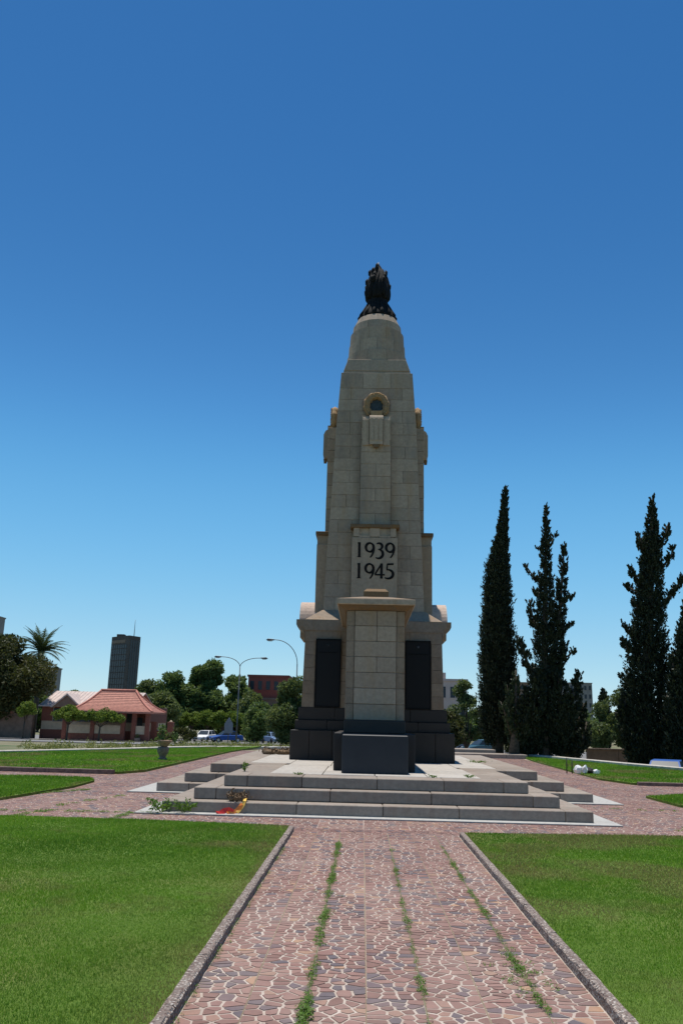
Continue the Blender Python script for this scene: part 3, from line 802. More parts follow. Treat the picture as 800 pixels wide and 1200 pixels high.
for k in range(4):
    st_ = mp('pilaster_strip', MR(k).box(-0.40,0.40,-1.46,-1.15,7.0,10.38), MAT['joint'])
    zz = [7.06+0.3735*i for i in range(10)]
    for i, (z0, z1) in enumerate(zip(zz[:-1], zz[1:])):
        e = [-0.44, 0.44] if i % 2 else [-0.44, 0.0, 0.44]
        for a, b in zip(e[:-1], e[1:]):
            df = rnd.uniform(-0.003, 0.003)
            mp('stone_block', MR(k).box(a+0.004*(a>-0.4), b-0.004*(b<0.4), -1.475+df, -1.2, z0+0.004, z1-0.004), MAT['sand'], st_, 0.006)
    # bracket with hanging ribbons
    br = MR(k)
    pr = [(-1.3,9.52),(-1.60,9.50),(-1.61,10.28),(-1.585,10.36),(-1.54,10.42),(-1.3,10.44)]
    br.prism(pr, 'x', -0.20, 0.20)
    br.prism([(a+0.09, b) for a, b in pr], 'x', -0.40, -0.215); br.prism([(a+0.09, b) for a, b in pr], 'x', 0.215, 0.40)
    b_ = mp('bracket', br, MAT['sand'], fix=True)
    rb = MR(k)
    for x in (-0.13, 0.0, 0.13): rb.box(x-0.045, x+0.045, -1.622, -1.605, 9.62, 10.30)
    mp('stone_ribbon', rb, MAT['sand'], b_)
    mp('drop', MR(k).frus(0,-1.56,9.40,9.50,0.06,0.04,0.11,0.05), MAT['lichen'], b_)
    # wreath
    wr = MR(k); ring = []
    n = 30
    vs_ = []; fs = []
    for i in range(n):
        a = R(-142)+R(284)*i/(n-1); rr = 0.29
        for j in range(8):
            b = 2*math.pi*j/8; q = (0.105+0.018*math.sin(a*10+j))
            vs_.append(((rr+q*math.cos(b))*math.sin(a), -1.30-q*1.0*math.sin(b), 10.80+(rr+q*math.cos(b))*math.cos(a)*1.12))
    for i in range(n-1):
        for j in range(8): fs.append((i*8+j, (i+1)*8+j, (i+1)*8+(j+1)%8, i*8+(j+1)%8))
    fs += [tuple(range(8)), tuple(range(n*8-1, n*8-9, -1))]
    wr.add(vs_, fs, smooth=True)
    for i in range(22):          # carved leaves
        a = R(-138)+R(276)*i/21
        for off in (-0.055, 0.055):
            r = 0.29+off; x, z = r*math.sin(a), 10.80+r*1.12*math.cos(a)
            dx, dz = math.cos(a), -math.sin(a); ex, ez = math.sin(a), math.cos(a)
            wr.add([(x-dx*0.055,-1.395,z-dz*0.055),(x+ex*0.03,-1.39,z+ez*0.03),(x+dx*0.055,-1.43,z+dz*0.055),(x-ex*0.03,-1.39,z-ez*0.03),(x,-1.36,z)], [(0,1,2,3),(1,0,4),(2,1,4),(3,2,4),(0,3,4)])
    wr.box(-0.17,0.17,-1.50,-1.2,10.40,10.58)
    w_ = mp('wreath', wr, MAT['tan'], fix=True)
    mp('boss', MR(k).prism([(0.19*math.cos(2*math.pi*i/16), 10.82+0.19*math.sin(2*math.pi*i/16)) for i in range(16)], 'y', -1.29, -1.1), MAT['bronzeg'], w_, fix=True)
    # tablet
    tb = mp('inscription_tablet', MR(k).box(-0.645,0.645,-1.70,-1.2,4.42,6.675), MAT['sand'], bevel=0.008)
    fz = MR(k)
    fz.box(-0.60,0.60,-1.64,-1.2,6.68,6.95)
    for a, b in ((-0.60,-0.44),(-0.14,0.14),(0.44,0.60)): fz.box(a, b, -1.69, -1.642, 6.70, 6.95)
    for a, b in ((-0.438,-0.142),(0.142,0.438)): fz.box(a, b, -1.69, -1.642, 6.68, 6.73)
    mp('frieze', fz, MAT['sand'], tb)
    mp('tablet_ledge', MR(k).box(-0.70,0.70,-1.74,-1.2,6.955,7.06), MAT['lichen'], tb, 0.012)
    if k == 0:
        for row, (z0, txt) in enumerate(((6.10,'1939'),(5.50,'1945'))):
            for i, ch in enumerate(txt):
                dm = MR(0); x0 = -0.56+i*0.285
                for si, (pts, wf) in enumerate(digit(ch)):
                    q = [(x0+a*0.43, z0+b*0.43) for a, b in pts]
                    L_, R_ = stroke(q, lambda t: wf(t)*0.43*1.2)
                    y1 = -1.708-0.0015*si
                    n = len(q); v = [(a,y1,b) for a,b in L_]+[(a,y1,b) for a,b in R_]+[(a,-1.69,b) for a,b in L_]+[(a,-1.69,b) for a,b in R_]
                    f = []
                    for j in range(n-1):
                        f += [(j,j+1,n+j+1,n+j),(2*n+j,3*n+j,3*n+j+1,2*n+j+1),(j,2*n+j,2*n+j+1,j+1),(n+j,n+j+1,3*n+j+1,3*n+j)]
                    f += [(0,n,3*n,2*n),(n-1,3*n-1,4*n-1,2*n-1)]
                    dm.add(v, f)
                mp('numeral', dm, MAT['digit'], tb, fix=True)

# crown: sloped shoulder, drum of curved blocks, dome
mp('shoulder', MB(MO).frus(XC,YC,11.972,12.06,1.03,1.03,1.02,1.02).frus(XC,YC,12.062,12.46,1.02,1.035,0.89,0.99), MAT['sand'], bevel=0.01)
drum = mp('drum', MB(MO).lathe(XC,YC,[(0.83,12.462),(0.83,13.6),(0.73,13.62),(0.73,14.0)], 32, smooth=False), MAT['joint'])
def sector(r0, r1, a0, a1, z0, z1, rt=None):
    rt = rt or r1
    m = MB(MO); n = 4; v = []; f = []
    for r, rr, z in ((r0,r0,z0),(r1,r1,z0),(rt,rt,z1),(r0,r0,z1)):
        for i in range(n+1):
            a = a0+(a1-a0)*i/n; v.append((XC+r*math.cos(a), YC+r*math.sin(a), z))
    q = n+1
    for i in range(n):
        for k in range(4): f.append((k*q+i, k*q+i+1, ((k+1)%4)*q+i+1, ((k+1)%4)*q+i))
    f += [(0,q,2*q,3*q),(n,4*q-1,3*q-1,2*q-1)]
    return m.add(v, f)
for ci, (z0, z1, r, rt, n) in enumerate(((12.465,12.86,0.965,0.945,10),(12.86,13.26,0.915,0.895,10),(13.26,13.66,0.875,0.855,10),(13.66,13.95,0.80,0.77,8),(13.95,14.21,0.76,0.64,8))):
    for i in range(n):
        a0 = 2*math.pi*(i+0.5*(ci%2))/n; a1 = a0+2*math.pi/n-0.008
        mp('stone_block', sector(0.45, r, a0, a1, z0+0.004, z1-0.003, rt), MAT['sand'], drum, fix=True)
# bronze flame
fb = MB(MO).lathe(XC,YC,[(0.59,14.205),(0.58,14.30),(0.53,14.42),(0.47,14.55),(0.415,14.68),(0.365,14.80),(0.33,14.92),(0.325,14.99),(0.34,15.03)], 48, mod=lambda a, k: 1+0.045*math.cos(12*a)*(k < 6))
fl0 = mp('flame_base', fb, MAT['bronze'])
for i in range(14):
    a = 2*math.pi*i/14
    mp('base_leaf', MB(MO).tube([(XC+r*math.cos(a+tw), YC+r*math.sin(a+tw), z) for r, z, tw in ((0.56,14.23,0),(0.575,14.34,0.02),(0.49,14.5,0.03),(0.41,14.68,0.05),(0.34,14.84,0.05))], [0.06,0.075,0.06,0.04,0.02], 6), MAT['bronze'], fl0)
prof = [(0.35,14.98),(0.40,15.06),(0.41,15.22),(0.405,15.4),(0.38,15.57),(0.335,15.73),(0.27,15.88),(0.18,16.04),(0.10,16.18),(0.03,16.29)]
fl = mp('flame', MB(MO).lathe(XC,YC,[(r*0.80,z) for r,z in prof], 40, mod=lambda a, k: 1+0.10*math.cos(7*a+k*0.55)), MAT['bronze'])
rf = random.Random(5)
for m_, k0, k1, rr_, q_, tw in ((8,0,9,0.70,0.075,0.9),(8,0,7,0.80,0.070,0.7),(7,0,5,0.84,0.066,0.5),(6,1,4,0.88,0.055,0.3)):     # long tongues licking up round the core
    ph = rf.uniform(0, 6)
    for i in range(m_):
        a0 = ph+2*math.pi*(i+rf.uniform(-.18,.18))/m_; n_ = k1-k0; lift = rf.uniform(-0.03, 0.06)
        flare = rf.uniform(0.0, 0.075)*(k1 < 9); lift += rf.uniform(-0.08, 0.10)*(k1 < 9)
        pts = [(XC+(prof[k][0]*rr_+flare*((k-k0)/n_)**3)*math.cos(a0+tw*(k-k0)/9), YC+(prof[k][0]*rr_+flare*((k-k0)/n_)**3)*math.sin(a0+tw*(k-k0)/9), prof[k][1]+lift*(k-k0)/n_) for k in range(k0, k1+1)]
        mp('flame_tongue', MB(MO).tube(pts, [max(0.012, q_*(0.75+0.6*math.sin(math.pi*min(1, 0.15+0.6*j/n_)))*(1-(j/n_)**3)) for j in range(n_+1)], 7), MAT['bronze'], fl)
for i in range(26):
    k = rf.choice((2,3,4,5,6,7)); a = rf.uniform(0, 6.283); r, z = prof[k][0]*0.86, prof[k][1]+rf.uniform(-0.05, 0.05)
    c, n_ = math.cos(a), math.sin(a)
    mp('flame_lick', MB(MO).tube([(XC+r*0.8*c, YC+r*0.8*n_, z-0.10),(XC+(r+0.035)*c, YC+(r+0.035)*n_, z+0.02),(XC+(r+0.05)*c, YC+(r+0.05)*n_, z+0.12),(XC+(r+0.02)*c, YC+(r+0.02)*n_, z+0.20)], [0.04,0.06,0.045,0.01], 6), MAT['bronze'], fl)
mp('flame_tip', MB(MO).tube([(XC,YC,16.2),(XC+0.01,YC,16.3),(XC+0.02,YC,16.42)], [0.06,0.04,0.006], 7), MAT['bronzeg'], fl)

# front pier (a long buttress before the tower)
pier = mp('pier', MB(MO).box(XC-0.60,XC+0.60,18.54,22.6,1.64,4.02), MAT['joint'])
zs = [1.64+0.34*i for i in range(8)]
for i, (z0, z1) in enumerate(zip(zs[:-1], zs[1:])):
    j = lambda: rnd.uniform(-0.004, 0.004)
    for s in (-1, 1):
        lo, hi = sorted((XC+s*0.645, XC+s*0.465))
        mp('stone_block', MB(MO).box(lo, hi, 18.53+j(), 19.2, z0+0.004, z1-0.004), MAT['sandw'], pier, 0.007)
        lo, hi = sorted((XC+s*0.645, XC+s*0.45))
        for a, b in ((19.2,20.3),(20.3,21.4),(21.4,22.6)):
            mp('stone_block', MB(MO).box(lo, hi, a+0.004, b-0.004, z0+0.004, z1-0.004), MAT['sand'], pier, 0.007)
    e = [-0.46, 0.46] if i in (0,1,2,4) else [-0.46, 0.03, 0.46]
    for a, b in zip(e[:-1], e[1:]):
        mp('stone_block', MB(MO).box(XC+a+0.004, XC+b-0.004, 18.49+j(), 18.9, z0+0.004, z1-0.004), MAT['sand'], pier, 0.007)
pcap = mp('pier_cap', MB(MO).box(XC-0.865,XC+0.865,18.2,22.7,4.12,4.245), MAT['sand'], bevel=0.012)
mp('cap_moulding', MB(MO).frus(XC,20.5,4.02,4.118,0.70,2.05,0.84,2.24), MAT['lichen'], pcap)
mp('cap_weathering', MB(MO).frus(XC,20.45,4.247,4.33,0.86,2.245,0.30,1.95), MAT['sandw'], pcap)
mp('ridge_block', MB(MO).box(XC-0.28,XC+0.28,18.55,22.5,4.33,4.46).frus(XC,20.525,4.462,4.54,0.28,1.975,0.21,1.85), MAT['lichen'], pcap)
pp = mp('pier_plinth', MB(MO).box(XC-0.80,XC+0.80,18.05,22.6,0.605,1.36), MAT['joint'])
for a, b, c, d, z0, z1 in ((-0.85,0.85,18.0,18.6,0.604,1.37),(-0.85,0.85,18.6,20.0,0.604,1.37),(-0.85,0.85,20.0,22.48,0.604,1.37),(-0.66,0.66,18.27,20.2,1.373,1.637),(-0.66,0.66,20.2,22.55,1.373,1.637)):
    mp('granite_block', MB(MO).box(XC+a, XC+b, c+0.003, d-0.003, z0, z1), MAT['gran'], pp, 0.012)
mp('polished_slab', MB(MO).box(XC-0.66,XC+0.66,17.15,17.995,0.604,1.35), MAT['slab'], pp, 0.015)

# ------------------------------------------------------------------ weeds, wreaths, small things near the steps
def weed_mesh(spots, name, parent=None):
    C = []; U = []; V = []; T = []
    for x, y, z, r, h, n in spots:
        for _ in range(n):
            a = rng.uniform(0, 6.283); rr = r*math.sqrt(rng.uniform(0, 1)); hh = h*rng.uniform(0.2, 1)
            C.append((x+rr*math.cos(a), y+rr*math.sin(a), z+hh*(1-0.6*rr/r)))
            s = rng.uniform(0.5, 1)*min(0.022, 0.35*r)
            b = rng.uniform(0, 6.283); U.append((math.cos(b)*s, math.sin(b)*s, rng.uniform(-0.1, 0.9)*s)); V.append((-math.sin(b)*s*0.4, math.cos(b)*s*0.4, rng.uniform(-.3,.3)*s)); T.append(rng.uniform(0, 1))
    return quads_mesh(name, np.array(C), np.array(U), np.array(V), T)
spots = []
for x, y0, y1, amt in ((X0+2*SW,3.8,12.2,1.0),(X0+4*SW,5.6,11.4,0.55),(X0+6*SW,4.2,11.8,0.75),(-0.99,4.5,11.5,0.35),(X0+4*SW,3.8,5.6,0.3)):
    y = y0
    while y < y1:
        y += rng.uniform(0.010, 0.030)/max(0.3, amt)
        thick = 0.95+0.30*math.sin(y*3.1+x*7)+0.35*math.sin(y*7.7+x*3)+rng.uniform(-0.35, 0.35)
        if thick < 0.25: continue
        r = 0.023*thick*(0.55+0.45*amt)*rng.uniform(0.7, 1.4)
        spots.append((x+rng.normal(0, 0.010), y, 0.003, r, rng.uniform(0.012, 0.035)*(0.6+0.5*thick), int(5+14*thick)))
for i in range(30):
    spots.append((X0+6*SW+rng.normal(0,0.08), 6.0+rng.normal(0,0.28), 0.004, 0.035, 0.03, 12))
for i in range(14):
    spots.append((X0+2*SW+rng.normal(0,0.05), 7.9+rng.normal(0,0.4), 0.004, 0.03, 0.035, 12))
# plaza joints
for (xa, ya, xb, yb, n) in ((-7.4,16.6,-6.0,19.2,90),(-6.7,14.6,-3.2,14.95,70),(-8.3,14.75,-6.7,14.6,40),(-4.0,13.9,-3.9,14.9,26),(-5.6,13.9,-5.3,14.9,26),(-5.5,15.6,-4.9,18.0,30),(4.6,17.9,7.6,17.7,22),(5.0,14.3,7.2,16.2,20),(6.5,16.5,7.6,18.4,20)):
    for i in range(n):
        t = rng.uniform(); spots.append((xa+(xb-xa)*t+rng.normal(0,0.03), ya+(yb-ya)*t+rng.normal(0,0.05), 0.004, rng.uniform(0.03,0.08), rng.uniform(0.02,0.05), 16))
tag(link('joint_weeds', weed_mesh(spots, 'joint_weeds'), MAT['weed']), 'low green weeds growing in the joints of the red paving', 'weeds', kind='stuff')

def weed_plant(x, y, z, r, h, n, label, ls=0.05, mat='weed', stems=5, name='weed', cat='weed', group=None):
    o = empty(name, (x, y, z), label, cat, group)
    m = MB()
    tips = []
    for i in range(stems):
        a = rng.uniform(0, 6.283); q = r*rng.uniform(0.3, 0.9)
        tip = (q*math.cos(a), q*math.sin(a), h*rng.uniform(0.6, 1)); tips.append(tip)
        m.tube([(0.1*tip[0],0.1*tip[1],0),(0.6*tip[0],0.6*tip[1],tip[2]*0.6),tip], [0.006,0.005,0.002], 5)
    m.build('stem', MAT['weed'], o)
    C = []
    for i in range(n):
        t = tips[rng.integers(len(tips))]; f = rng.uniform(0.3, 1.05)
        C.append((t[0]*f+rng.normal(0, r*0.16), t[1]*f+rng.normal(0, r*0.16), max(0.01, t[2]*f+rng.normal(0, h*0.1))))
    link('foliage', leaf_mesh('foliage', C, ls, rng.uniform(0,1,n), 0.4), MAT[mat], o)
    return o
weed_plant(-3.42,14.94,0.02,0.30,0.24,220,'leafy green weed against the lowest step at its left corner',0.035)
weed_plant(-3.05,14.96,0.02,0.28,0.19,170,'second leafy weed beside the lowest step, right of the corner weed',0.032)
weed_plant(-2.3,16.95,0.605,0.14,0.17,60,'small bright green weed on the left front of the platform top',0.03)
weed_plant(-1.18,16.3,0.605,0.14,0.05,45,'flat low weed in a platform joint near the front edge, left of the pier',0.02)
weed_plant(1.35,16.5,0.605,0.12,0.06,40,'low weed in a platform joint just right of the pier shadow',0.02)
weed_plant(2.05,16.75,0.605,0.16,0.06,55,'spreading low weed on the platform top at the right front',0.02)
weed_plant(3.1,23.4,0.605,0.45,0.06,120,'patch of low weeds on the platform far to the right of the plinth',0.02)

# dried wreath with ribbon hanging over the lowest step
dw = empty('ribboned_wreath', (-2.17,15.22,0.205), 'dried flower wreath with a red, orange and yellow ribbon hanging off the lowest step', 'wreath')
m = MB()
n = 24; vs_ = []; fs = []
for i in range(n):
    a = 2*math.pi*i/n
    for j in range(6):
        b = 2*math.pi*j/6; q = 0.045*(1+0.3*math.sin(a*7))
        vs_.append(((0.13+q*math.cos(b))*math.cos(a), (0.13+q*math.cos(b))*math.sin(a)*0.8+0.06, 0.045+q*math.sin(b)))
for i in range(n):
    for j in range(6): fs.append((i*6+j, ((i+1)%n)*6+j, ((i+1)%n)*6+(j+1)%6, i*6+(j+1)%6))
m.add(vs_, fs, smooth=True).build('straw_ring', MAT['dry'], dw)
C = []
for i in range(240):
    a = rng.uniform(0, 6.283); C.append(((0.13+rng.normal(0,0.045))*math.cos(a), 0.06+(0.12+rng.normal(0,0.04))*math.sin(a), 0.06+abs(rng.normal(0,0.04))))
link('dried_leaves', leaf_mesh('dried_leaves', C, 0.035, rng.uniform(0,1,240), 0.6), MAT['dry'], dw)
def ribbon(name, pts, w, mat):
    pts = [Vector(p) for p in pts]; v = []; f = []
    for i, p in enumerate(pts):
        d = (pts[min(i+1,len(pts)-1)]-pts[max(i-1,0)]); s_ = Vector((-d.z, 0.0, d.x)); 
        if s_.length < 1e-4: s_ = Vector((1,0,0))
        s_.normalize(); s_ = (s_+Vector((0.3,0.25*math.sin(i*1.7),0))).normalized()*w/2
        for o_ in (0, 0.004): v += [tuple(p-s_+Vector((0,-o_,0))), tuple(p+s_+Vector((0,-o_,0)))]
    for i in range(len(pts)-1):
        a = i*4; f += [(a,a+1,a+5,a+4),(a+3,a+2,a+6,a+7),(a,a+4,a+6,a+2),(a+1,a+3,a+7,a+5)]
    return MB().add(v, f).build(name, mat, dw, fix=True)
ribbon('ribbon', [(0.14,-0.02,0.05),(0.15,-0.17,0.02),(0.13,-0.19,-0.05),(0.09,-0.20,-0.11),(0.04,-0.25,-0.165)], 0.055, MAT['riby'])
ribbon('ribbon', [(0.12,-0.18,-0.02),(0.08,-0.21,-0.08),(0.02,-0.24,-0.14),(-0.08,-0.27,-0.175),(-0.12,-0.32,-0.18)], 0.07, MAT['ribo'])
ribbon('ribbon', [(-0.02,-0.25,-0.165),(-0.09,-0.26,-0.12),(-0.17,-0.28,-0.135),(-0.24,-0.31,-0.18),(-0.30,-0.33,-0.18)], 0.09, MAT['ribr'])

o = empty('dried_wreath', (-2.55,25.7,0.605), 'flat brown dried wreath lying on the platform left of the plinth', 'wreath')
m = MB(); n = 24; vs_ = []; fs = []
for i in range(n):
    a = 2*math.pi*i/n
    for j in range(6):
        b = 2*math.pi*j/6; q = 0.10*(1+0.25*math.sin(a*5)); vs_.append(((0.36+q*math.cos(b))*math.cos(a), (0.30+q*math.cos(b))*math.sin(a), 0.06+q*0.7*math.sin(b)))
for i in range(n):
    for j in range(6): fs.append((i*6+j, ((i+1)%n)*6+j, ((i+1)%n)*6+(j+1)%6, i*6+(j+1)%6))
m.add(vs_, fs, smooth=True).build('straw_ring', MAT['dry'], o)
C = [((0.36+rng.normal(0,.08))*math.cos(a), (0.30+rng.normal(0,.07))*math.sin(a), 0.07+abs(rng.normal(0,.045))) for a in rng.uniform(0,6.283,420)]
link('dried_leaves', leaf_mesh('dried_leaves', C, 0.05, rng.uniform(0,1,420), 0.5), MAT['dry'], o)

# stone urn with a plant on the left lawn
o = empty('stone_urn', (-7.35,31.6,0.07), 'grey stone urn with a brown bowl and young plant on the far left lawn', 'urn')
MB().lathe(0,0,[(0.16,0),(0.17,0.05),(0.11,0.09),(0.13,0.16),(0.20,0.26),(0.22,0.40),(0.19,0.46)],18).build('pedestal', MAT['urn'], o)
MB().lathe(0.03,0,[(0.12,0.463),(0.15,0.50),(0.20,0.58),(0.27,0.66),(0.28,0.70),(0.24,0.69)],18).build('bowl', MAT['terra'], o)
C = np.stack([rng.normal(-0.1,0.12,260), rng.normal(0,0.1,260), rng.uniform(0.7,1.25,260)], 1); C[:,0] = -0.07+(C[:,0]+0.1)*(1.5-C[:,2])*1.3
link('leaves', leaf_mesh('leaves', C, 0.06, rng.uniform(0,1,260), 0.5), MAT['mid'], o)
MB().tube([(-0.03,0,0.68),(-0.07,0,1.2)], [0.012,0.005], 5).build('stem', MAT['bark'], o)

# white litter on the right lawn
def crumple(name, x, y, z, s, label, mat):
    bm = bmesh.new(); bmesh.ops.create_icosphere(bm, subdivisions=2, radius=1)
    for v in bm.verts:
        v.co *= 1+rnd.uniform(-0.28, 0.25); v.co.x *= s[0]; v.co.y *= s[1]; v.co.z *= s[2]; v.co.z = max(v.co.z, -s[2]*0.75)+s[2]*0.75
    me = bpy.data.meshes.new(name); bm.to_mesh(me); bm.free()
    return tag(link(name, me, mat, None, (x,y,z)), label, 'bag')
crumple('plastic_bag', 7.38,29.8,0.07,(0.14,0.11,0.15), 'upright crumpled white plastic bag at the left of the litter on the right lawn', MAT['white'])
crumple('plastic_bag', 7.60,29.75,0.07,(0.09,0.09,0.16), 'narrow crumpled white bag in the middle of the litter on the right lawn', MAT['white'])
crumple('plastic_bag', 7.78,29.95,0.07,(0.19,0.15,0.12), 'dark crumpled bag lying between the white litter on the right lawn', MAT['tyre'])
crumple('plastic_bag', 7.95,29.6,0.07,(0.12,0.09,0.09), 'low white bag at the right end of the litter on the lawn', MAT['white'])
for x, h in ((7.02,0.5),(7.20,0.42)):
    tag(MB((x,29.9,0.07)).tube([(x,29.9,0.05),(x+0.01,29.9,0.07+h)], [0.02,0.016], 6).build('stake', MAT['tyre']), 'thin dark '+('outer' if h > .45 else 'inner')+' stake left of the white bags on the right lawn', 'stake').location = (x,29.9,0.07)

# low stone ledge behind the platform on the right
o = empty('stone_ledge', (5.9,43,0), 'low two level stone ledge behind the right side of the platform', 'ledge')
for i in range(4):
    MB((5.9,43,0)).box(4.0+i*1.05,5.04+i*1.05,43.0,44.6,-0.02,0.20).build('ledge_block', MAT['step'], o, 0.015)
for i in range(3):
    MB((5.9,43,0)).box(3.6+i*1.1,4.69+i*1.1,44.7,46.2,-0.02,0.36).build('ledge_block', MAT['step'], o, 0.015)

# ------------------------------------------------------------------ trees
def cypress(name, label, plumes, depth, seed, dense, leaf, group='cypresses beyond the right lawn', mat='cyp', yflat=0.75, trunk=True):
    """plume shaped branches of small upswept sprays round a trunk; plumes = lists of (x, z, r)"""
    rg = np.random.default_rng(seed)
    x0 = plumes[0][0][0]; g = gz(x0, depth)
    o = empty(name, (x0, depth, g), label, 'tree', group)
    Cs = []; Us = []; Vs = []; T = []
    tr = MB((x0, depth, g))
    for pi, pl in enumerate(plumes):
        P = np.array(pl); yo = 0.0 if pi == 0 else rg.uniform(-0.9, 0.5)
        if pi == 0: P = np.vstack([[P[0,0], g+0.7, P[0,2]*0.8], P[P[:,1] > g+0.9]])
        seg = np.linalg.norm(np.diff(P[:,:2], axis=0), axis=1); cum = np.concatenate([[0], np.cumsum(seg)]); L = cum[-1]
        area = float(np.sum(seg*(P[:-1,2]+P[1:,2])))*3.2
        nk = int(area*dense)
        # denser where thick
        s = rg.uniform(0, L, nk*3); rr = np.interp(s, cum, P[:,2]); keep = rg.uniform(0, rr.max(), nk*3) < rr+0.08
        s = s[keep][:nk]; rr = np.interp(s, cum, P[:,2]); cx = np.interp(s, cum, P[:,0]); cz = np.interp(s, cum, P[:,1]); f = s/L
        a = rg.uniform(0, 6.283, len(s)); q = rr*np.power(rg.uniform(0.15, 1, len(s)), 0.45)*rg.uniform(0.8, 1.12, len(s))
        yy = yo*np.minimum(1, f*2) if pi else 0
        ca, sa = np.cos(a), np.sin(a)
        m = 22
        n = len(s)*m; rpt = lambda v: np.repeat(v, m)
        u = rg.uniform(0, 1, n)                          # position along each upswept spray
        ln = rpt(np.clip(rr*0.55, 0.16, 0.5)*rg.uniform(0.6, 1.3, len(s)))
        up_ = rpt(rg.uniform(0.7, 1.6, len(s))); inn = rpt(q)
        rad = inn*0.85+ln*u*0.62; hz = ln*u*up_
        yb = depth+(rpt(yy) if pi else 0)
        wd = (0.055+0.10*(1-u))*np.clip(rpt(rr)*1.6, 0.35, 1.2)
        C = np.stack([rpt(cx)+rad*rpt(ca), yb+rad*rpt(sa)*yflat, rpt(cz)+hz-ln*0.5], 1)+rg.normal(size=(n,3))*wd[:,None]*0.55
        out = np.stack([rpt(ca)*0.62, rpt(sa)*0.62, up_], 1)+rg.normal(size=(n,3))*0.5
        out /= np.linalg.norm(out, axis=1)[:,None]
        sd_ = np.cross(out, rg.normal(size=(n,3))); sd_ /= np.linalg.norm(sd_, axis=1)[:,None]
        ls = leaf*rg.uniform(0.6, 1.4, n)[:,None]
        Cs.append(C); Us.append(out*ls); Vs.append(sd_*ls*0.45)
        T.append(np.clip(np.repeat(rg.uniform(0, 1, len(s)), m)+rg.normal(0, 0.15, n), 0, 1))
        if pi == 0: tr.tube([(x0, depth, g-0.2)]+[(x, depth, z) for x, z, r in pl if z > g+0.6], [0.34]+[max(0.02, min(0.30, r*0.3)) for x, z, r in pl if z > g+0.6], 9)
        else: tr.tube([(x, depth+(yo*min(1, 2*i/(len(pl)-1))), z) for i, (x, z, r) in enumerate(pl)], [max(0.012, r*0.22) for x, z, r in pl], 6)
    C = np.concatenate(Cs)-np.array([x0, depth, g])
    link('crown', quads_mesh('crown', C, np.concatenate(Us), np.concatenate(Vs), np.concatenate(T)), MAT[mat], o)
    tr.build('trunk', MAT['bark'], o)
    return o
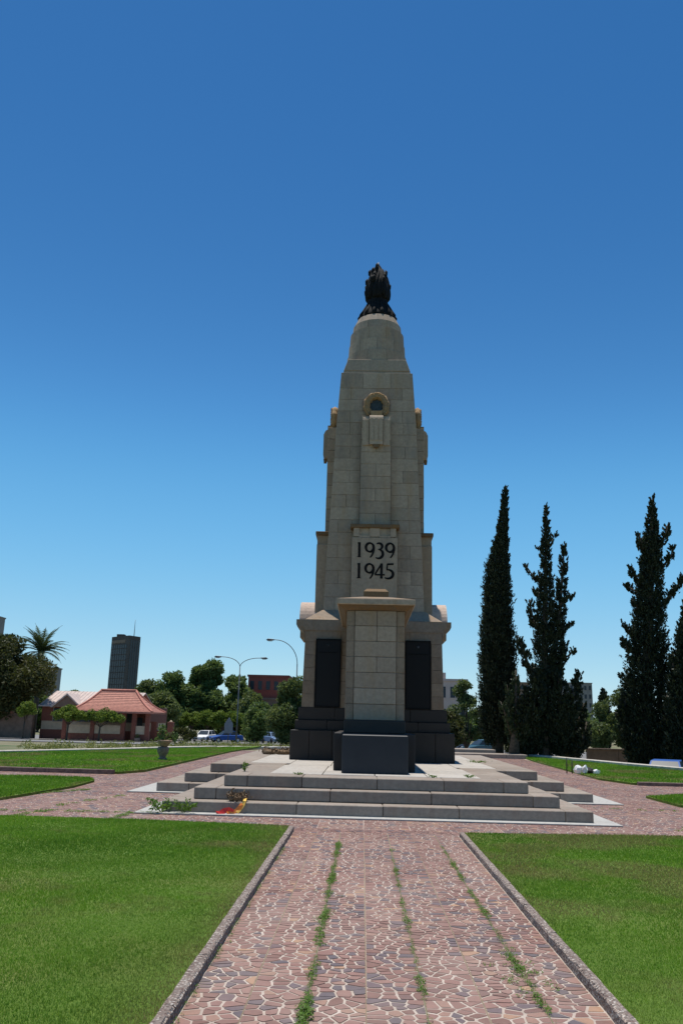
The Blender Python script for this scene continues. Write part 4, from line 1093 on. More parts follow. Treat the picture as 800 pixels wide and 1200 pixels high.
PL = {
'cyp1': [
    [(7.35, -0.02, 0.81), (7.39, 1.59, 1.0), (7.46, 4.82, 0.96), (7.48, 7.68, 0.79), (7.58, 10.13, 0.65), (7.82, 11.89, 0.41), (7.94, 12.9, 0.29), (8.07, 14.19, 0.17), (8.15, 15.23, 0.05)] ,
],
'cyp2': [
    [(9.5, -0.15, 0.37), (9.54, 2.09, 0.73), (9.56, 3.85, 0.69), (9.67, 5.64, 0.6), (9.74, 7.47, 0.5), (9.85, 9.34, 0.37), (9.92, 11.25, 0.25), (10.02, 12.71, 0.16), (10.05, 13.6, 0.05)] ,
    [(9.97, 3.86, 0.5), (10.43, 6.57, 0.41), (10.69, 8.42, 0.34), (10.91, 10.31, 0.27), (11.0, 11.37, 0.07)] ,
    [(9.71, 9.15, 0.23), (9.16, 9.47, 0.21), (8.76, 10.13, 0.09)] ,
    [(9.52, 6.55, 0.32), (9.03, 7.0, 0.27), (8.82, 7.64, 0.25), (8.79, 8.15, 0.09)] ,
    [(9.34, 3.84, 0.37), (8.73, 4.72, 0.32), (8.31, 5.7, 0.25), (8.19, 6.29, 0.09)] ,
    [(10.01, 6.2, 0.32), (10.76, 6.76, 0.23), (11.37, 7.14, 0.09)] ,
    [(10.59, 8.05, 0.23), (11.3, 8.58, 0.11)] ,
    [(10.06, 3.86, 0.32), (10.6, 5.12, 0.3), (10.82, 6.03, 0.09)] ,
    [(10.65, 5.12, 0.23), (11.12, 5.54, 0.11)] ,
    [(10.1, 0.38, 0.46), (10.87, 2.99, 0.5), (11.29, 4.42, 0.14)] ,
    [(10.23, 0.29, 0.5), (11.3, 1.69, 0.46), (11.71, 2.84, 0.14)] ,
    [(9.03, 0.18, 0.41), (8.69, 2.07, 0.64), (9.02, 3.83, 0.41), (9.22, 4.51, 0.14)] ,
    [(10.09, 0.21, 0.5), (10.25, 2.1, 0.78), (10.23, 3.64, 0.41), (10.25, 4.31, 0.14)] ,
    [(8.46, 0.17, 0.37), (8.23, 1.62, 0.46), (8.41, 2.94, 0.23), (8.47, 3.56, 0.09)] ,
    [(10.97, 0.14, 0.41), (11.4, 0.92, 0.46), (11.67, 1.88, 0.14)] ,
    [(9.86, 10.77, 0.23), (9.45, 11.24, 0.09)] ,
    [(9.97, 11.25, 0.23), (10.37, 11.84, 0.09)] ,
    [(9.86, 8.41, 0.27), (9.31, 8.4, 0.18), (9.09, 8.77, 0.09)] ,
],
'cyp3': [
    [(14.67, -0.19, 0.92), (14.77, 1.35, 1.33), (14.99, 3.97, 1.24), (15.22, 6.67, 0.92), (15.43, 8.52, 0.69), (15.6, 10.4, 0.55), (15.75, 11.84, 0.46), (15.83, 13.06, 0.27), (15.96, 14.29, 0.05)] ,
    [(15.23, 11.11, 0.27), (14.94, 11.63, 0.23), (14.91, 11.92, 0.09)] ,
    [(15.06, 9.21, 0.27), (14.5, 9.72, 0.23), (14.38, 10.14, 0.09)] ,
    [(15.02, 8.6, 0.23), (14.28, 9.24, 0.09)] ,
    [(14.86, 7.49, 0.27), (14.49, 8.08, 0.23), (14.37, 8.45, 0.09)] ,
    [(14.69, 6.29, 0.27), (13.99, 6.69, 0.23), (13.83, 7.01, 0.09)] ,
    [(14.49, 5.3, 0.27), (13.81, 5.87, 0.23), (13.69, 6.27, 0.09)] ,
    [(14.19, 3.95, 0.32), (13.67, 4.38, 0.14)] ,
    [(15.98, 11.12, 0.27), (16.46, 12.05, 0.23), (16.59, 12.58, 0.09)] ,
    [(16.03, 9.94, 0.27), (16.56, 10.8, 0.23), (16.64, 11.28, 0.09)] ,
    [(16.05, 8.16, 0.27), (16.8, 9.11, 0.23), (17.17, 9.68, 0.09)] ,
    [(13.97, 0.47, 0.46), (13.68, 2.18, 0.46), (13.85, 3.5, 0.18)] ,
],
'cyp4': [
    [(16.25, -0.12, 1.06), (16.37, 1.4, 1.2), (16.57, 3.94, 1.02), (16.69, 6.1, 0.58), (16.77, 8.19, 0.07)] ,
    [(16.09, 3.93, 0.27), (15.81, 4.78, 0.22), (15.8, 5.3, 0.09)] ,
    [(16.35, 5.66, 0.27), (16.1, 6.31, 0.09)] ,
    [(15.72, 1.81, 0.35), (15.36, 2.72, 0.27), (15.27, 3.27, 0.09)] ,
],
'shrub': [
    [(7.79, 0.08, 0.27), (7.88, 1.62, 0.45), (7.97, 3.13, 0.27), (8.0, 4.45, 0.07)] ,
    [(7.65, 1.18, 0.27), (7.23, 2.25, 0.18), (7.02, 2.8, 0.07)] ,
    [(8.08, 0.94, 0.27), (8.41, 1.84, 0.18), (8.56, 2.28, 0.07)] ,
    [(7.67, 2.04, 0.23), (7.52, 3.12, 0.14), (7.45, 3.64, 0.05)] ,
],
}
cypress('cypress_tree', 'tall dense column cypress nearest the memorial, leaning to a thin tip', PL['cyp1'], 47, 1, 60, 0.07)
cypress('cypress_tree', 'ragged cypress with two leaders and open side branches, second from the memorial', PL['cyp2'], 45, 2, 24, 0.075)
cypress('cypress_tree', 'broad shaggy cypress with a single pointed top near the right edge', PL['cyp3'], 45, 3, 26, 0.08)
cypress('cypress_tree', 'lower cypress partly cut off by the right edge of the view', PL['cyp4'], 43.5, 4, 32, 0.085)
cypress('conifer_shrub', 'small loose conifer in front of the foot of the column cypress', PL['shrub'], 44.5, 5, 20, 0.075, None, 'conif')
cypress('cypress_tree', 'tiny far cypress tip showing above the airy trees on the right', [[(28.1,-1.0,0.6),(28.1,3.5,0.7),(28.1,5.0,0.5),(28.1,6.1,0.05)]], 100, 6, 12, 0.2)

def broad(name, label, x, y, clumps, mat, leaf, per, group=None, trunk_r=0.2, seed=1, base=None, fork=None, cat='tree', up=0.2):
    """clumps = list of (dx, dy, z, r): leaves gathered in clumps, a limb to each"""
    rg = random.Random(seed); g = gz(x, y) if base is None else base
    o = empty(name, (x, y, g), label, cat, group)
    C = []; T = []
    m = MB()
    zmin = min(c[2]-c[3] for c in clumps)-g
    fk = fork if fork is not None else max(0.15, zmin*0.9)
    if cat == 'tree' or cat == 'bush':
        m.tube([(0,0,-0.1),(0.05*trunk_r,0,fk*0.5),(0.1*trunk_r,0.1,fk)], [trunk_r*1.25,trunk_r,trunk_r*0.85], 9)
    for dx, dy, z, r in clumps:
        n = max(20, int(per*r*r))
        d = rng.normal(size=(n,3)); d /= np.linalg.norm(d, axis=1)[:,None]
        rr = r*np.power(rng.uniform(0.05, 1, n), 0.42)
        # sub clumps for an uneven outline
        ns = max(5, int(9*r)); sub = rng.normal(size=(ns,3)); sub /= np.linalg.norm(sub, axis=1)[:,None]
        idx = np.argmax(d@sub.T, axis=1); bulge = rng.uniform(0.72, 1.2, ns)[idx]*(0.72+0.28*np.clip((np.max(d@sub.T, axis=1)-0.6)/0.4, 0, 1))
        p = d*(rr*bulge)[:,None]*np.array([1,1,0.85])+np.array([dx,dy,z-g])
        C.append(p); T.append(np.clip(rng.uniform(0.15,0.85,ns)[idx]+rng.normal(0,0.15,n), 0, 1))
        m.tube([(0.1*trunk_r,0.1,fk*0.95),(dx*0.5,dy*0.5+0.05,fk+(z-g-fk)*0.6),(dx*0.95,dy*0.95,z-g+r*0.3)], [trunk_r*0.6,trunk_r*0.35,trunk_r*0.08], 6)
    link('crown', leaf_mesh('crown', np.concatenate(C), leaf, np.concatenate(T), up), MAT[mat], o)
    m.build('trunk', MAT['bark'], o)
    return o
def blob(n, rx, ry, z0, z1, r0, r1, seed):
    rg = random.Random(seed); out = []
    for i in range(n):
        t = rg.random(); a = rg.uniform(0, 6.283); w = math.sin(math.pi*(0.12+0.8*t))
        q = math.sqrt(rg.random())
        out.append((rx*w*q*math.cos(a), ry*w*q*math.sin(a), z0+(z1-r1*0.6-z0)*t, rg.uniform(r0, r1)*(1.3-0.45*t)))
    return out

broad('evergreen_tree', 'big dark brownish evergreen tree at the left edge of the view', -36.3, 82, blob(40,4.4,3.6,1.6,9.6,1.3,2.1,2), 'oak', 0.17, 900, None, 0.32, 2)
broad('young_tree', 'small bright green tree in front of the dark tree on the left', -31.0, 77.5, blob(8,0.6,0.6,1.6,2.9,0.4,0.65,3), 'lite', 0.10, 1500, 'small street trees on the left', 0.07, 3)
broad('young_tree', 'small round tree before the tin roof, left of the red porch', -26.5, 76.2, [(-0.5,0,1.75,0.75),(0.5,0.1,1.7,0.8),(0,0.2,2.1,0.7),(1.1,0,1.55,0.6),(-1.05,0,1.6,0.55),(0.2,-0.4,1.5,0.6)], 'lite', 0.11, 1500, 'small street trees on the left', 0.08, 4)
broad('young_tree', 'small flat topped tree in front of the red tiled porch roof', -23.6, 76.2, [(-0.8,0,1.6,0.7),(0.2,0.1,1.65,0.75),(1.1,0,1.55,0.7),(1.8,0.1,1.45,0.5),(-1.4,0,1.4,0.5),(0.3,-0.4,1.4,0.6)], 'lite', 0.11, 1500, 'small street trees on the left', 0.08, 5)
tl = 'background trees on the left'
broad('leafy_tree', 'tall green tree with a domed top between the tower and the lamp', -22.9, 124, blob(26,3.6,3,0.8,10.0,1.3,2.0,11), 'mid', 0.26, 420, tl, 0.3, 11)
broad('leafy_tree', 'broad green tree left of the tallest domed tree', -27.6, 122, blob(20,3.2,3,1.2,8.3,1.3,2.0,12), 'mid', 0.26, 420, tl, 0.3, 12)
broad('leafy_tree', 'green tree directly behind the twin armed street lamp', -18.9, 126, blob(18,2.6,2.6,1.2,8.2,1.2,1.9,13), 'mid', 0.26, 420, tl, 0.3, 13)
broad('leafy_tree', 'lower bluish green tree behind the porch roof end', -30.4, 120, blob(20,2.9,2.6,0.8,7.2,1.2,1.8,14), 'dull', 0.26, 420, tl, 0.25, 14)
broad('leafy_tree', 'pale green tree standing just right of the red tiled porch', -23.4, 97, blob(20,2.2,1.9,0.7,4.6,0.9,1.3,15), 'dull', 0.2, 600, tl, 0.18, 15)
broad('leafy_tree', 'loose willowy tree close to the left side of the memorial', -5.6, 70, blob(22,2.0,1.9,0.4,5.3,0.8,1.3,16), 'dull', 0.15, 900, tl, 0.2, 16)
for i, (x, z, lb) in enumerate(((-56,6.4,'far tree mass above the tin roof, farthest left'),(-50.5,6.3,'far tree above the tin roof, below the grey flats'),(-45.5,5.9,'far tree above the tin roof and left of the tower'),(-40.8,5.4,'far tree at the foot of the dark tower'))):
    broad('far_tree', lb, x, 146, blob(12,3.4,2.5,0.5,z,1.3,1.9,30+i), 'mid' if i != 2 else 'dull', 0.34, 230, 'far trees behind the tin roof', 0.3, 30+i)
broad('leafy_tree', 'low broad green tree filling the gap left of the domed trees', -26.2, 112, blob(18,2.6,2.0,0.2,5.2,1.1,1.6,18), 'mid', 0.24, 450, tl, 0.25, 18)
broad('leafy_tree', 'spreading green tree right of the twin lamp, under the red building edge', -16.0, 119, blob(18,2.2,2.0,0.2,6.2,1.1,1.6,19), 'dull', 0.24, 450, tl, 0.25, 19)
hl = ['leftmost, beside the brick pier,','second from the left','third from the left','middle one','third from the right','second from the right','rightmost, behind the light blue car,']
for i in range(7):
    x = -25.0+i*2.05+random.uniform(-.2,.2)
    broad('clipped_tree', 'yellow green clipped street tree, '+hl[i]+' of the row', x, 114, [(random.uniform(-.9,.9),random.uniform(-.6,.6),1.3+random.uniform(-.35,.75),random.uniform(0.6,0.95)) for _ in range(9)], 'lite', 0.17, 800, 'row of clipped street trees behind the cars', 0.12, 40+i)
broad('dark_bush', 'dark spreading bush in the border right of the brick pier', -12.0, 57, [(-0.6,0,0.45,0.45),(0.1,0,0.65,0.5),(0.65,0.1,0.5,0.4),(-0.25,-0.2,0.75,0.35),(-0.9,0,0.35,0.3),(0.3,-0.2,0.3,0.4)], 'oak', 0.075, 3200, None, 0.06, 50, cat='bush', fork=0.1)
rl = 'background trees on the right'
broad('leafy_tree', 'dark green tree against the right side of the memorial plinth', 6.6, 66, blob(12,1.1,1.1,0.0,3.0,0.6,0.9,61), 'oak', 0.14, 1000, rl, 0.15, 61)
broad('leafy_tree', 'airy light green tree between the pink building and column cypress', 8.4, 70, blob(17,1.5,1.5,0.4,5.6,0.5,0.9,62), 'dull', 0.13, 650, rl, 0.13, 62)
broad('leafy_tree', 'thin pale tree seen between the two big ragged cypresses, left half', 24.2, 88, blob(14,1.5,1.5,0.0,4.3,0.7,1.1,63), 'dull', 0.16, 600, rl, 0.16, 63)
broad('leafy_tree', 'taller airy tree against the left flank of the shaggy cypress', 26.6, 88, blob(15,1.5,1.5,0.3,6.0,0.7,1.1,64), 'dull', 0.16, 520, rl, 0.18, 64)
broad('leafy_tree', 'dark tree filling the gap behind the ragged cypress', 14.6, 62, blob(12,1.3,1.3,0.0,2.7,0.6,0.9,65), 'oak', 0.13, 900, rl, 0.15, 65)
broad('leafy_tree', 'low dark tree behind the column cypress and loose conifer', 11.4, 64, blob(10,1.0,1.0,-0.3,3.0,0.6,0.8,66), 'oak', 0.13, 900, rl, 0.15, 66)

broad('leafy_tree', 'rounded green tree below the red building, right of the twin lamp', -12.6, 102, blob(14,1.9,1.7,0.2,3.9,0.9,1.4,17), 'mid', 0.2, 560, tl, 0.2, 17)
rg = random.Random(77); C = []; T = []
for i in range(22):          # one far belt of trees, no tree of it told apart
    x = -26+i*6.0+rg.uniform(-1.5,1.5); y = 150+rg.uniform(0,14)
    for dx, dy, z, r in blob(9,3.8,2.5,-0.6,rg.uniform(3.4,6.2),1.3,2.0,80+i):
        n = int(170*r*r); d = rng.normal(size=(n,3)); d /= np.linalg.norm(d, axis=1)[:,None]
        C.append(d*(r*np.power(rng.uniform(0.05,1,n),0.42))[:,None]+np.array([x+dx,y+dy,z])); T.append(np.clip(rg.uniform(0.1,0.9)+rng.normal(0,0.15,n),0,1))
tag(link('distant_trees', leaf_mesh('distant_trees', np.concatenate(C), 0.36, np.concatenate(T)), MAT['mid']), 'far belt of green trees closing the horizon', 'trees', kind='stuff')

# palm
px, py = -36.2, 93
g = gz(px, py); o = empty('date_palm', (px, py, g), 'tall date palm with arching fronds behind the dark tree', 'tree')
m = MB(); m.tube([(0,0,0),(0.1,0,4),(0,0,8.3-g)], [0.35,0.28,0.32], 10); m.build('trunk', MAT['bark'], o)
for i in range(34):
    a = 2*math.pi*i/34*5.0+random.uniform(-.2,.2); el = random.uniform(-0.35, 1.35); L = random.uniform(3.0, 3.9)
    pts = []; d = Vector((math.cos(a)*math.cos(el), math.sin(a)*math.cos(el), math.sin(el))); p = Vector((0,0,8.3-g))
    for k in range(9):
        pts.append(p.copy()); p = p+d*(L/8); d = (d+Vector((0,0,-0.17))).normalized()
    fr = MB(); fr.tube(pts, [0.04]*4+[0.03]*3+[0.015]*2, 5); 
    for k in range(1, 33):
        t = k/33*8; i0 = min(7, int(t)); q = pts[i0].lerp(pts[i0+1], t-i0); dd = (pts[i0+1]-pts[i0]).normalized()
        sdv = dd.cross(Vector((0,0,1)));
        if sdv.length < 0.05: sdv = Vector((1,0,0))
        sdv.normalize(); ll = 0.75*math.sin(math.pi*min(1, 0.15+k/36))
        for s in (-1, 1):
            e = q+(sdv*s*0.75+dd*0.65+Vector((0,0,-0.22+random.uniform(-.1,.15)))).normalized()*ll
            w = dd*0.06
            fr.add([tuple(q-w), tuple(q+w), tuple(e)], [(0,1,2)], random.random())
    fr.build('frond', MAT['palm'], o)

# border plants between kerb and road (left)
C = []; T = []
for _ in range(900):
    x = rng.uniform(-26, -3.5); y = rng.uniform(38, 60)
    ky = 34.28+(x+14.56)*1.835 if x < -10.24 else 42.88+(x+10.24)*2.22
    if y < ky+0.9 or y > ky+9: continue
    n = 42; h = rng.uniform(0.12, 0.34); r = rng.uniform(0.15, 0.38); tt = rng.uniform(0, 1)
    p = rng.normal(size=(n,3))*np.array([r*0.6, r*0.6, h*0.35])+np.array([x, y, gz(x,y)+h*0.6]); C.append(p); T.append(np.clip(tt+rng.normal(0,0.2,n), 0, 1))
tag(link('border_plants', leaf_mesh('border_plants', np.concatenate(C), 0.075, np.concatenate(T), 0.9, 0.3), MAT['bed']), 'yellow green low plants massed in the border beyond the left lawn', 'plants', kind='stuff')
weed_plant(-10.2,46.5,0.0,0.22,0.9,120,'slim upright young plant in the border beside the stone urn',0.06,'mid', name='border_plant', cat='plant')

# ------------------------------------------------------------------ buildings
def wbox(name, parent, mat, x0,x1,y0,y1,z0,z1, off, bevel=0): return MB(off).box(x0,x1,y0,y1,z0,z1).build(name, mat, parent, bevel)
HB = (-27, 84, -0.9)
ho = empty('brick_house', HB, 'low red brick and cream house under a faded tin roof', 'house')
wbox('brick_base', ho, MAT['brick'], -31.2,-20.8,82.0,90,-1.0,0.2, HB)
wbox('cream_band', ho, MAT['cream'], -31.15,-20.85,82.05,90,0.2,1.0, HB)
wbox('wall', ho, MAT['brick'], -31.2,-20.8,82.02,90,1.0,2.5, HB)
for x0, x1 in ((-30.0,-28.2),(-27.6,-25.4),(-24.9,-22.3)):
    w = wbox('window', ho, MAT['glass'], x0,x1,81.96,82.0,1.02,2.2, HB)
    f = MB(HB)
    for a, b in ((x0-0.06,x0),(x1,x1+0.06),((x0+x1)/2-0.03,(x0+x1)/2+0.03)): f.box(a,b,81.92,82.01,1.0,2.26)
    f.box(x0-0.06,x1+0.06,81.91,82.015,0.94,1.0); f.build('window_frame', MAT['conc'], w)
rf = MB(HB)
rf.prism([(81.4,2.42),(86.0,3.95),(90.6,2.42),(90.6,2.34),(86.0,3.85),(81.4,2.34)], 'x', -31.4, -22.2).build('roof', MAT['tin'], ho, fix=True)
rr = MB(HB)
for i in range(24):
    x = -31.3+i*0.385; rr.add([(x-0.03,81.4,2.425),(x+0.03,81.4,2.425),(x+0.03,86,3.955),(x-0.03,86,3.955),(x,81.4,2.47),(x,86,4.0)], [(0,4,5,3),(4,1,2,5),(0,1,4)])
tag(rr.build('roof_corrugation', MAT['tin'], ho), kind='stuff')
ga = MB(HB).prism([(-29.9,2.36),(-28.6,3.45),(-27.3,2.36)], 'y', 81.35, 85.4).build('gable', MAT['wallb'], ho, fix=True)
MB(HB).prism([(-30.15,2.30),(-28.6,3.62),(-27.05,2.30),(-27.2,2.26),(-28.6,3.46),(-30.0,2.26)], 'y', 81.2, 85.6).build('gable_roof', MAT['tin'], ga, fix=True)
# porch with red tiled bell-cast hip roof
PB = (-23, 78.6, -0.85)
po = empty('tiled_porch', PB, 'brick entrance porch under a red tiled hip roof with flared eaves', 'porch')
def hip(ex0,ex1,ey0,ey1,rx0,rx1,ry,ze,zr,n):
    rings = []
    for k in range(n+1):
        t = k/n; f = t; zz = ze+(zr-ze)*(0.55*t+0.45*t*t)     # flares out towards the eaves
        rings.append((ex0+(rx0-ex0)*f, ex1+(rx1-ex1)*f, ey0+(ry-ey0)*f, ey1+(ry-ey1)*f, zz))
    return rings
rg_ = hip(-26.9,-19.2,77.4,82.6,-24.9,-21.6,80.0,1.98,3.92,14)
core_r = None
for k in range(14):
    a, b = rg_[k], rg_[k+1]; lip = 0.045
    m = MB(PB)
    v = [(a[0],a[2],a[4]+lip),(a[1],a[2],a[4]+lip),(a[1],a[3],a[4]+lip),(a[0],a[3],a[4]+lip),(b[0],b[2],b[4]),(b[1],b[2],b[4]),(b[1],b[3],b[4]),(b[0],b[3],b[4]),
         (a[0],a[2],a[4]-0.03),(a[1],a[2],a[4]-0.03),(a[1],a[3],a[4]-0.03),(a[0],a[3],a[4]-0.03)]
    m.add(v, [(0,1,5,4),(1,2,6,5),(2,3,7,6),(3,0,4,7),(8,9,1,0),(9,10,2,1),(10,11,3,2),(11,8,0,3)])
    o_ = m.build('tile_course', MAT['tile'], po)
    if k == 0: core_r = o_
m = MB(PB)
for c0, c1, yy0 in ((-26.9,-24.9,77.4),(-19.2,-21.6,77.4),(-26.9,-24.9,82.6),(-19.2,-21.6,82.6)):
    pts = []
    for k in range(15):
        t = k/14; pts.append((c0+(c1-c0)*t, yy0+(80-yy0)*t, 1.98+1.94*(0.55*t+0.45*t*t)+0.05))
    m2 = MB(PB).tube(pts, 0.10, 6); m2.build('hip_tiles', MAT['tiled'], po)
MB(PB).tube([(-24.95,80,3.98),(-21.55,80,3.98)], 0.11, 6).build('ridge_tiles', MAT['tiled'], po)
wbox('fascia', po, MAT['tiled'], -26.85,-19.25,77.42,82.55,1.86,1.945, PB)
for x in (-27.4,-24.8,-22.0,-21.0,-19.75):
    y = 78.0
    wbox('brick_pier', po, MAT['brick'], x-0.19,x+0.19,y-0.19,y+0.19,-0.85,1.85, PB, 0.01)
for x0, x1 in ((-27.2,-25.0),(-24.6,-22.2),(-20.8,-19.95)):
    w = wbox('low_wall', po, MAT['cream'], x0,x1,77.92,78.08,0.0,0.75, PB)
    wbox('wall_base', w, MAT['brick'], x0,x1,77.9,78.1,-0.85,-0.003, PB)
wbox('door', po, MAT['glass'], -21.75,-21.25,81.85,81.95,-0.85,1.5, PB)
o = empty('brick_gate_wall', (-18.8,80,-0.85), 'short red brick wall with piers at the right end of the porch', 'wall')
OB = (-18.8,80,-0.85)
wbox('wall', o, MAT['brick'], -19.5,-18.0,79.9,80.1,-0.85,0.35, OB)
for x in (-19.6,-18.05): wbox('brick_pier', o, MAT['brick'], x-0.28,x+0.28,79.7,80.3,-0.85,1.15, OB, 0.02)
MB(OB).tube([(-18.05,80,1.15),(-18.05,80,1.24),(-18.05,80,1.33)], [0.2,0.12,0.02], 8).build('cap', MAT['cream'], o)
o = empty('terracotta_pot', (-20.5,77.6,-0.74), 'pale brown pot standing by the porch steps', 'pot')
MB((0,0,0)).lathe(0,0,[(0.18,0),(0.27,0.2),(0.29,0.36),(0.24,0.45),(0.21,0.44)],14).build('pot', MAT['terra'], o)
C = rng.normal(size=(60,3))*0.11+np.array([0,0,0.58]); link('plant', leaf_mesh('plant', C, 0.07, rng.uniform(0,1,60), 0.5), MAT['mid'], o)
# boundary wall left
OB = (-37,81,-0.9)
o = empty('boundary_wall', OB, 'brown boundary wall with a red coping under the dark tree', 'wall')
wbox('wall', o, MAT['wallb'], -50,-31.6,80.9,81.1,-1.0,1.62, OB)
wbox('coping', o, MAT['tile'], -50,-33.5,80.8,81.2,1.622,1.78, OB)
for x in (-31.75,-36,-41,-46): wbox('pier', o, MAT['wallb'], x-0.2,x+0.2,80.75,81.25,-1.0,1.615, OB)

# dark office tower
o = empty('office_tower', (-130,455,-1.4), 'tall dark office tower with a roof mast on the skyline', 'tower')
TB = (-130,455,-1.4)
A, B, D_ = Vector((-140.8,462,0)), Vector((-127.6,450,0)), Vector((-123.6,458,0)); E_ = A+D_-B
m = MB(TB); q = [A,B,D_,E_]
m.hexa([(v.x,v.y,-1.4) for v in q]+[(v.x,v.y,44.3) for v in q]).build('wall', MAT['towerwall'], o)
def face_strip(P0, P1, t0, t1, z0, z1, proud, name, mat, par):
    d = (P1-P0); nrm = Vector((d.y, -d.x, 0)).normalized(); a, b = P0+d*t0, P0+d*t1
    m = MB(TB); v = []
    for z in (z0, z1):
        for p, s in ((a, 0.0),(b, 0.0),(b, 1.0),(a, 1.0)):
            v.append(tuple(p+nrm*(proud if s == 0 else -0.2))[:2]+(z,))
    return m.hexa(v).build(name, mat, par)
for i in range(7): 
    b_ = face_strip(A, B, 0.03+i*0.128, 0.03+i*0.128+0.09, 0, 39.5, 0.12, 'window_bay', MAT['towerdark'], o)
    sp = MB(TB); d = B-A; nrm = Vector((d.y,-d.x,0)).normalized()
    for k in range(12):
        a, b = A+d*(0.03+i*0.128), A+d*(0.03+i*0.128+0.09); z = 2+k*3.2
        sp.hexa([tuple(p+nrm*e)[:2]+(zz,) for zz in (z, z+0.5) for p, e in ((a,0.2),(b,0.2),(b,0.1),(a,0.1))])
    tag(sp.build('spandrels', MAT['towerwall'], b_), kind='stuff')
face_strip(A, B, 0.02, 0.80, 40.6, 42.2, 0.15, 'roof_band', MAT['towerband'], o)
for k in range(4): face_strip(B, D_, 0.15+k*0.2, 0.27+k*0.2, 0, 42, 0.1, 'window_bay', MAT['towerdark'], o)
MB(TB).box(-137,-133,458,462,44.3,45.6).build('plant_room', MAT['towerwall'], o)
MB(TB).tube([(-126.8,456,44.3),(-126.8,456,53.5)], [0.25,0.1], 6).build('mast', MAT['steel'], o)

def block(name, label, x0,x1,y0,y1,z0,z1, mat, cols, rows, cat='building', wz0=None, ww=0.5, roof=None):
    OB = ((x0+x1)/2, y0, z0); o = empty(name, OB, label, cat)
    MB(OB).box(x0,x1,y0,y1,z0,z1).build('wall', mat, o)
    H = (z1-(wz0 or z0))
    for i in range(cols):
        for j in range(rows):
            a = x0+(x1-x0)*(i+0.5-ww/2)/cols; b = x0+(x1-x0)*(i+0.5+ww/2)/cols; z = (wz0 or z0)+H*(j+0.25)/rows; zt = z+H*0.5/rows
            w = MB(OB).box(a,b,y0-0.02,y0+0.1,z,zt).build('window', MAT['glass'], o)
            MB(OB).box(a-0.06,b+0.06,y0-0.09,y0-0.025,z-0.12,z).build('sill', mat, w)
    MB(OB).box(x0-0.15,x1+0.15,y0-0.15,y1+0.15,z1,z1+0.3).build('parapet', roof or mat, o)
    return o
block('red_building', 'flat roofed red brick building behind the twin armed lamp', -17.8,-11.6,130,142,4.6,8.0, MAT['redw'], 5, 1, wz0=5.4)
block('tan_annexe', 'pale tan lower wing under the red building', -17.0,-11.9,128,129.8,-1.5,4.5, MAT['wallb'], 4, 2)
block('grey_flats', 'small grey block of flats above the far trees, left', -77.4,-74.2,200,205,-1.5,12.3, MAT['conc'], 3, 5)
block('grey_flats', 'grey high block cut by the left edge above the dark tree', -97,-88.9,200,203,-1.5,24.2, MAT['conc'], 5, 9)
block('pink_building', 'pale pink building just right of the memorial', 8.5,13.4,110,122,-1.4,7.0, MAT['pinkw'], 4, 3)
MB((10,110.5,7.31)).box(9.2,10.7,110.2,112,7.31,8.1).build('stair_tower', MAT['pinkw'], [x for x in bpy.data.objects if x.name == 'pink_building'][0]).location = (10-10.95, 0.5, 8.71)
block('grey_apartments', 'grey apartment block seen right of the ragged cypress', 72.5,80.5,300,315,-1.4,16.6, MAT['conc'], 5, 6)
block('grey_apartments', 'brownish apartment block glimpsed between the column and ragged cypresses', 50,58.5,300,315,-1.4,16.3, MAT['wallb'], 5, 6)
OB = (-14.4,121,-1.4); o = empty('pink_kiosk', OB, 'small kiosk with a pink pyramid roof below the red building', 'kiosk')
wbox('wall', o, MAT['wallb'], -15.3,-13.5,120.2,122,-1.4,2.6, OB)
MB(OB).frus(-14.4,121.1,2.61,3.75,1.25,1.25,0.05,0.05).build('roof', MAT['tile'], o)
wbox('hatch', o, MAT['glass'], -14.9,-13.9,120.15,120.2,0.2,1.5, OB)
OB = (18,50,-1.3); o = empty('brown_wall', OB, 'plain brown wall in shade below the airy trees on the right', 'wall')
for i in range(6): wbox('wall_panel', o, MAT['wallb'], 12.95+i*1.8,14.73+i*1.8,50,50.25,-1.5,0.36, OB, 0.01)
wbox('coping', o, MAT['wallb'], 12.9,23.8,49.93,50.32,0.362,0.44, OB)

# ------------------------------------------------------------------ street furniture
def lamp_post(label, x, y, z, arms, top, base):
    OB = (x, y, base); o = empty('street_lamp', OB, label, 'street lamp', 'tall grey street lamps')
    MB(OB).tube([(x,y,base),(x,y,base+2),(x,y,top)], [0.085,0.065,0.045], 10).build('pole', MAT['steel'], o)
    for (dx, dz) in arms:
        pts = []
        for k in range(11):
            a = math.pi/2*k/10; pts.append((x+dx*0.78*(1-math.cos(a)), y, top-0.05+dz*math.sin(a)))
        pts.append((x+dx*0.85, y, top-0.05+dz*1.0))
        ar = MB(OB).tube(pts, 0.034, 8).build('arm', MAT['steel'], o)
        s = 1 if dx > 0 else -1; e = pts[-1]
        hd = MB(OB).prism([(e[0]-s*0.02,e[2]-0.06),(e[0]+s*0.55,e[2]-0.10),(e[0]+s*0.68,e[2]-0.02),(e[0]+s*0.5,e[2]+0.10),(e[0]-s*0.02,e[2]+0.06)], 'y', y-0.14, y+0.14).build('lamp_head', MAT['steel'], o, 0.02, True)
        MB(OB).box(min(e[0]+s*0.12,e[0]+s*0.5),max(e[0]+s*0.12,e[0]+s*0.5),y-0.10,y+0.10,e[2]-0.14,e[2]-0.075).build('lens', MAT['lampl'], hd)
lamp_post('street lamp with two curved arms over the parked cars', -12.55, 85, 0, [(-2.35,1.0),(2.5,0.95)], 6.75, gz(-12.55,85))
lamp_post('street lamp with one curved arm close to the memorial', -5.95, 75, 0, [(-2.6,2.15)], 6.5, gz(-5.95,75))
OB = (-13.2,84,gz(-13.2,84)); o = empty('road_sign', OB, 'grey back of a pointed road sign beside the twin lamp', 'sign')
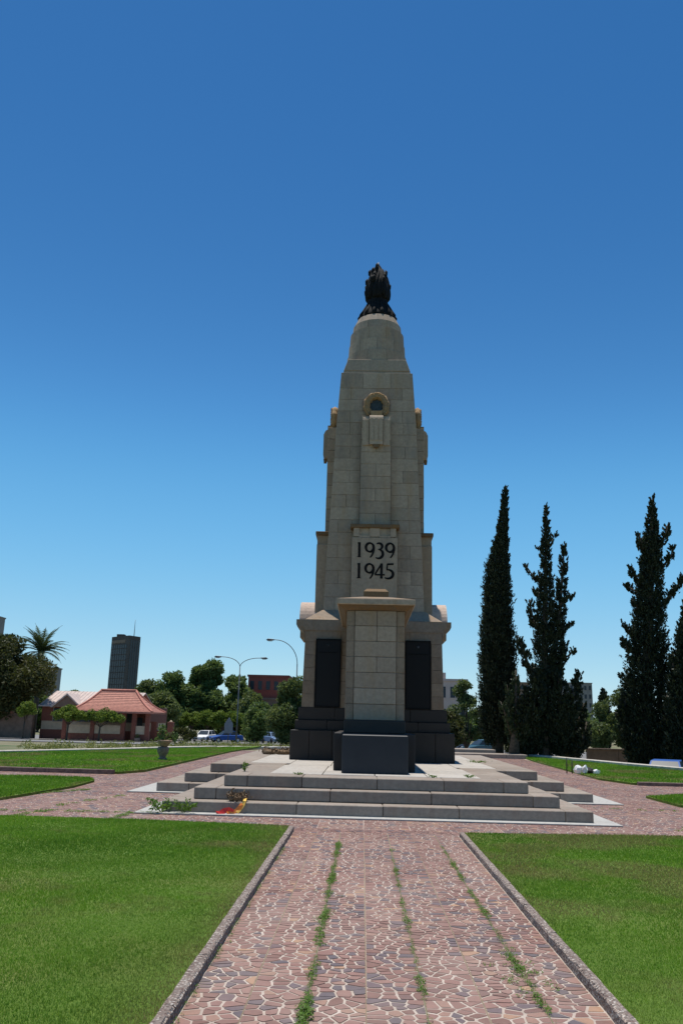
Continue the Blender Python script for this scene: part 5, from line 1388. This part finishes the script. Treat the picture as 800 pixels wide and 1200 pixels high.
MB(OB).tube([(-13.2,84,OB[2]),(-13.2,84,1.6)], 0.04, 8).build('post', MAT['steel'], o)
MB(OB).prism([(-13.62,0.2),(-12.78,0.2),(-12.78,1.1),(-13.2,1.75),(-13.62,1.1)], 'y', 83.92, 83.95).build('panel', MAT['signback'], o, fix=True)
OB = (10.9,60,gz(10.9,60)); o = empty('small_sign', OB, 'small red and white sign glimpsed among the conifers', 'sign')
MB(OB).tube([(10.9,60,OB[2]),(10.9,60,2.1)], 0.035, 8).build('post', MAT['steel'], o)
MB(OB).box(10.72,11.08,59.94,59.96,1.95,2.25).build('panel', MAT['white'], o); MB(OB).box(10.74,11.1,59.94,59.96,1.62,1.945).build('panel', MAT['redw'], o)
for i, (x, y, lb) in enumerate(((13.9,56,'dark bollard before the pale road at the left end of the brown wall'),)):
    b = empty('bollard', (x,y,gz(x,y)), lb, 'bollard')
    MB().lathe(0,0,[(0.14,0),(0.13,1.5),(0.15,1.55),(0.15,1.7),(0.05,1.78)],12).build('post', MAT['tyre'], b)

# ------------------------------------------------------------------ cars
def car(label, x, y, yaw, paint, hatch=True, group='parked cars'):
    o = empty('parked_car', (x, y, gz(x,y)+0.03), label, 'car', group, yaw)
    L = 2.05
    low = [(-L,0.30),(L-0.03,0.28),(L,0.45),(L-0.04,0.66),(1.0,0.86),(0.85,0.88),(-1.75,0.92),(-L+0.02,0.80),(-L,0.55)]
    b = MB(); b.prism(low, 'y', -0.82, 0.82); body = b.build('body', paint, o, 0.045, True)
    ty = [(0.95,0.885),(0.25,1.40),(-1.25,1.42),(-1.80,0.92)] if hatch else [(0.95,0.885),(0.25,1.38),(-0.95,1.40),(-1.45,0.92)]
    v = []
    for s, w0, w1 in ((-1,0.76,0.60),(1,0.76,0.60)):
        for i, (xx, zz) in enumerate(ty): v.append((xx, s*(w0 if i in (0,3) else w1), zz))
    cab = MB().add(v, [(0,3,2,1),(4,5,6,7),(1,2,6,5),(0,1,5,4),(2,3,7,6)]); cb = cab.build('cabin', paint, o, fix=True)
    def quad(P, name, mat, out, shrink=0.10):
        P = [Vector(p) for p in P]; c = sum(P, Vector())/len(P); n = (P[1]-P[0]).cross(P[-1]-P[0]).normalized()
        if n.dot(Vector(out)) < 0: n = -n
        Q = [c+(p-c)*(1-shrink)+n*0.012 for p in P]; k = len(Q)
        MB().add([tuple(q) for q in Q]+[tuple(q-n*0.02) for q in Q], [tuple(range(k)), tuple(range(2*k-1,k-1,-1))]+[(i,(i+1)%k,k+(i+1)%k,k+i) for i in range(k)]).build(name, mat, cb, fix=True)
    quad([v[0],v[4],v[5],v[1]], 'windscreen', MAT['glass'], (1,0,0.5)); quad([v[3],v[7],v[6],v[2]], 'rear_window', MAT['glass'], (-1,0,0.5))
    for s in (0, 4):
        A_, B_, C_, D2 = (Vector(v[s+i]) for i in range(4)); m1 = (A_+D2)/2; m2 = (B_+C_)/2; out = (0, -1 if s == 0 else 1, 0.2)
        quad([A_, m1, m2, B_], 'side_window', MAT['glass'], out, 0.14); quad([m1, D2, C_, m2], 'side_window', MAT['glass'], out, 0.14)
    for sx in (-1.3, 1.28):
        for s in (-1, 1):
            m = MB(); n = 16
            m.prism([(sx+0.31*math.cos(2*math.pi*i/n), 0.31+0.31*math.sin(2*math.pi*i/n)) for i in range(n)], 'y', s*0.84-0.1, s*0.84+0.02)
            w = m.build('wheel', MAT['tyre'], o, fix=True)
            MB().prism([(sx+0.19*math.cos(2*math.pi*i/n), 0.31+0.19*math.sin(2*math.pi*i/n)) for i in range(n)], 'y', s*0.86-0.01, s*0.86+0.008).build('rim', MAT['silver'], w, fix=True)
    for s in (-1, 1):
        MB().box(L-0.06,L+0.015,min(s*0.45,s*0.75),max(s*0.45,s*0.75),0.55,0.68).build('headlight', MAT['lampl'], o, 0.02)
        MB().box(-L-0.012,-L+0.05,min(s*0.55,s*0.78),max(s*0.55,s*0.78),0.60,0.80).build('tail_light', MAT['redl'], o, 0.02)
    MB().box(L-0.02,L+0.05,-0.78,0.78,0.33,0.47).build('bumper', MAT['tyre'], o, 0.02); MB().box(-L-0.05,-L+0.02,-0.78,0.78,0.36,0.50).build('bumper', MAT['tyre'], o, 0.02)
    MB().box(L+0.052,L+0.06,-0.26,0.26,0.36,0.46).build('number_plate', MAT['white'], o)
car('white car parked beside the dark blue car on the left', -19.9, 108, R(-100), MAT['white'])
car('dark blue car parked between the white car and the lamp', -17.1, 107, R(-150), MAT['blue'], False)
car('light blue car parked near the left side of the memorial', -11.2, 108, R(-60), MAT['lblue'], False)
car('teal car on the road just right of the memorial', 12.2, 88, R(-155), MAT['teal'])
car('dark grey car half hidden behind the plinth on the right', 9.1, 93, R(-170), MAT['signback'])
car('blue car behind the kerb below the shaggy cypress', 13.7, 39.4, R(-114), MAT['blue'])
car('second blue car behind the kerb at the right edge', 15.9, 39.0, R(-118), MAT['blue'], False)
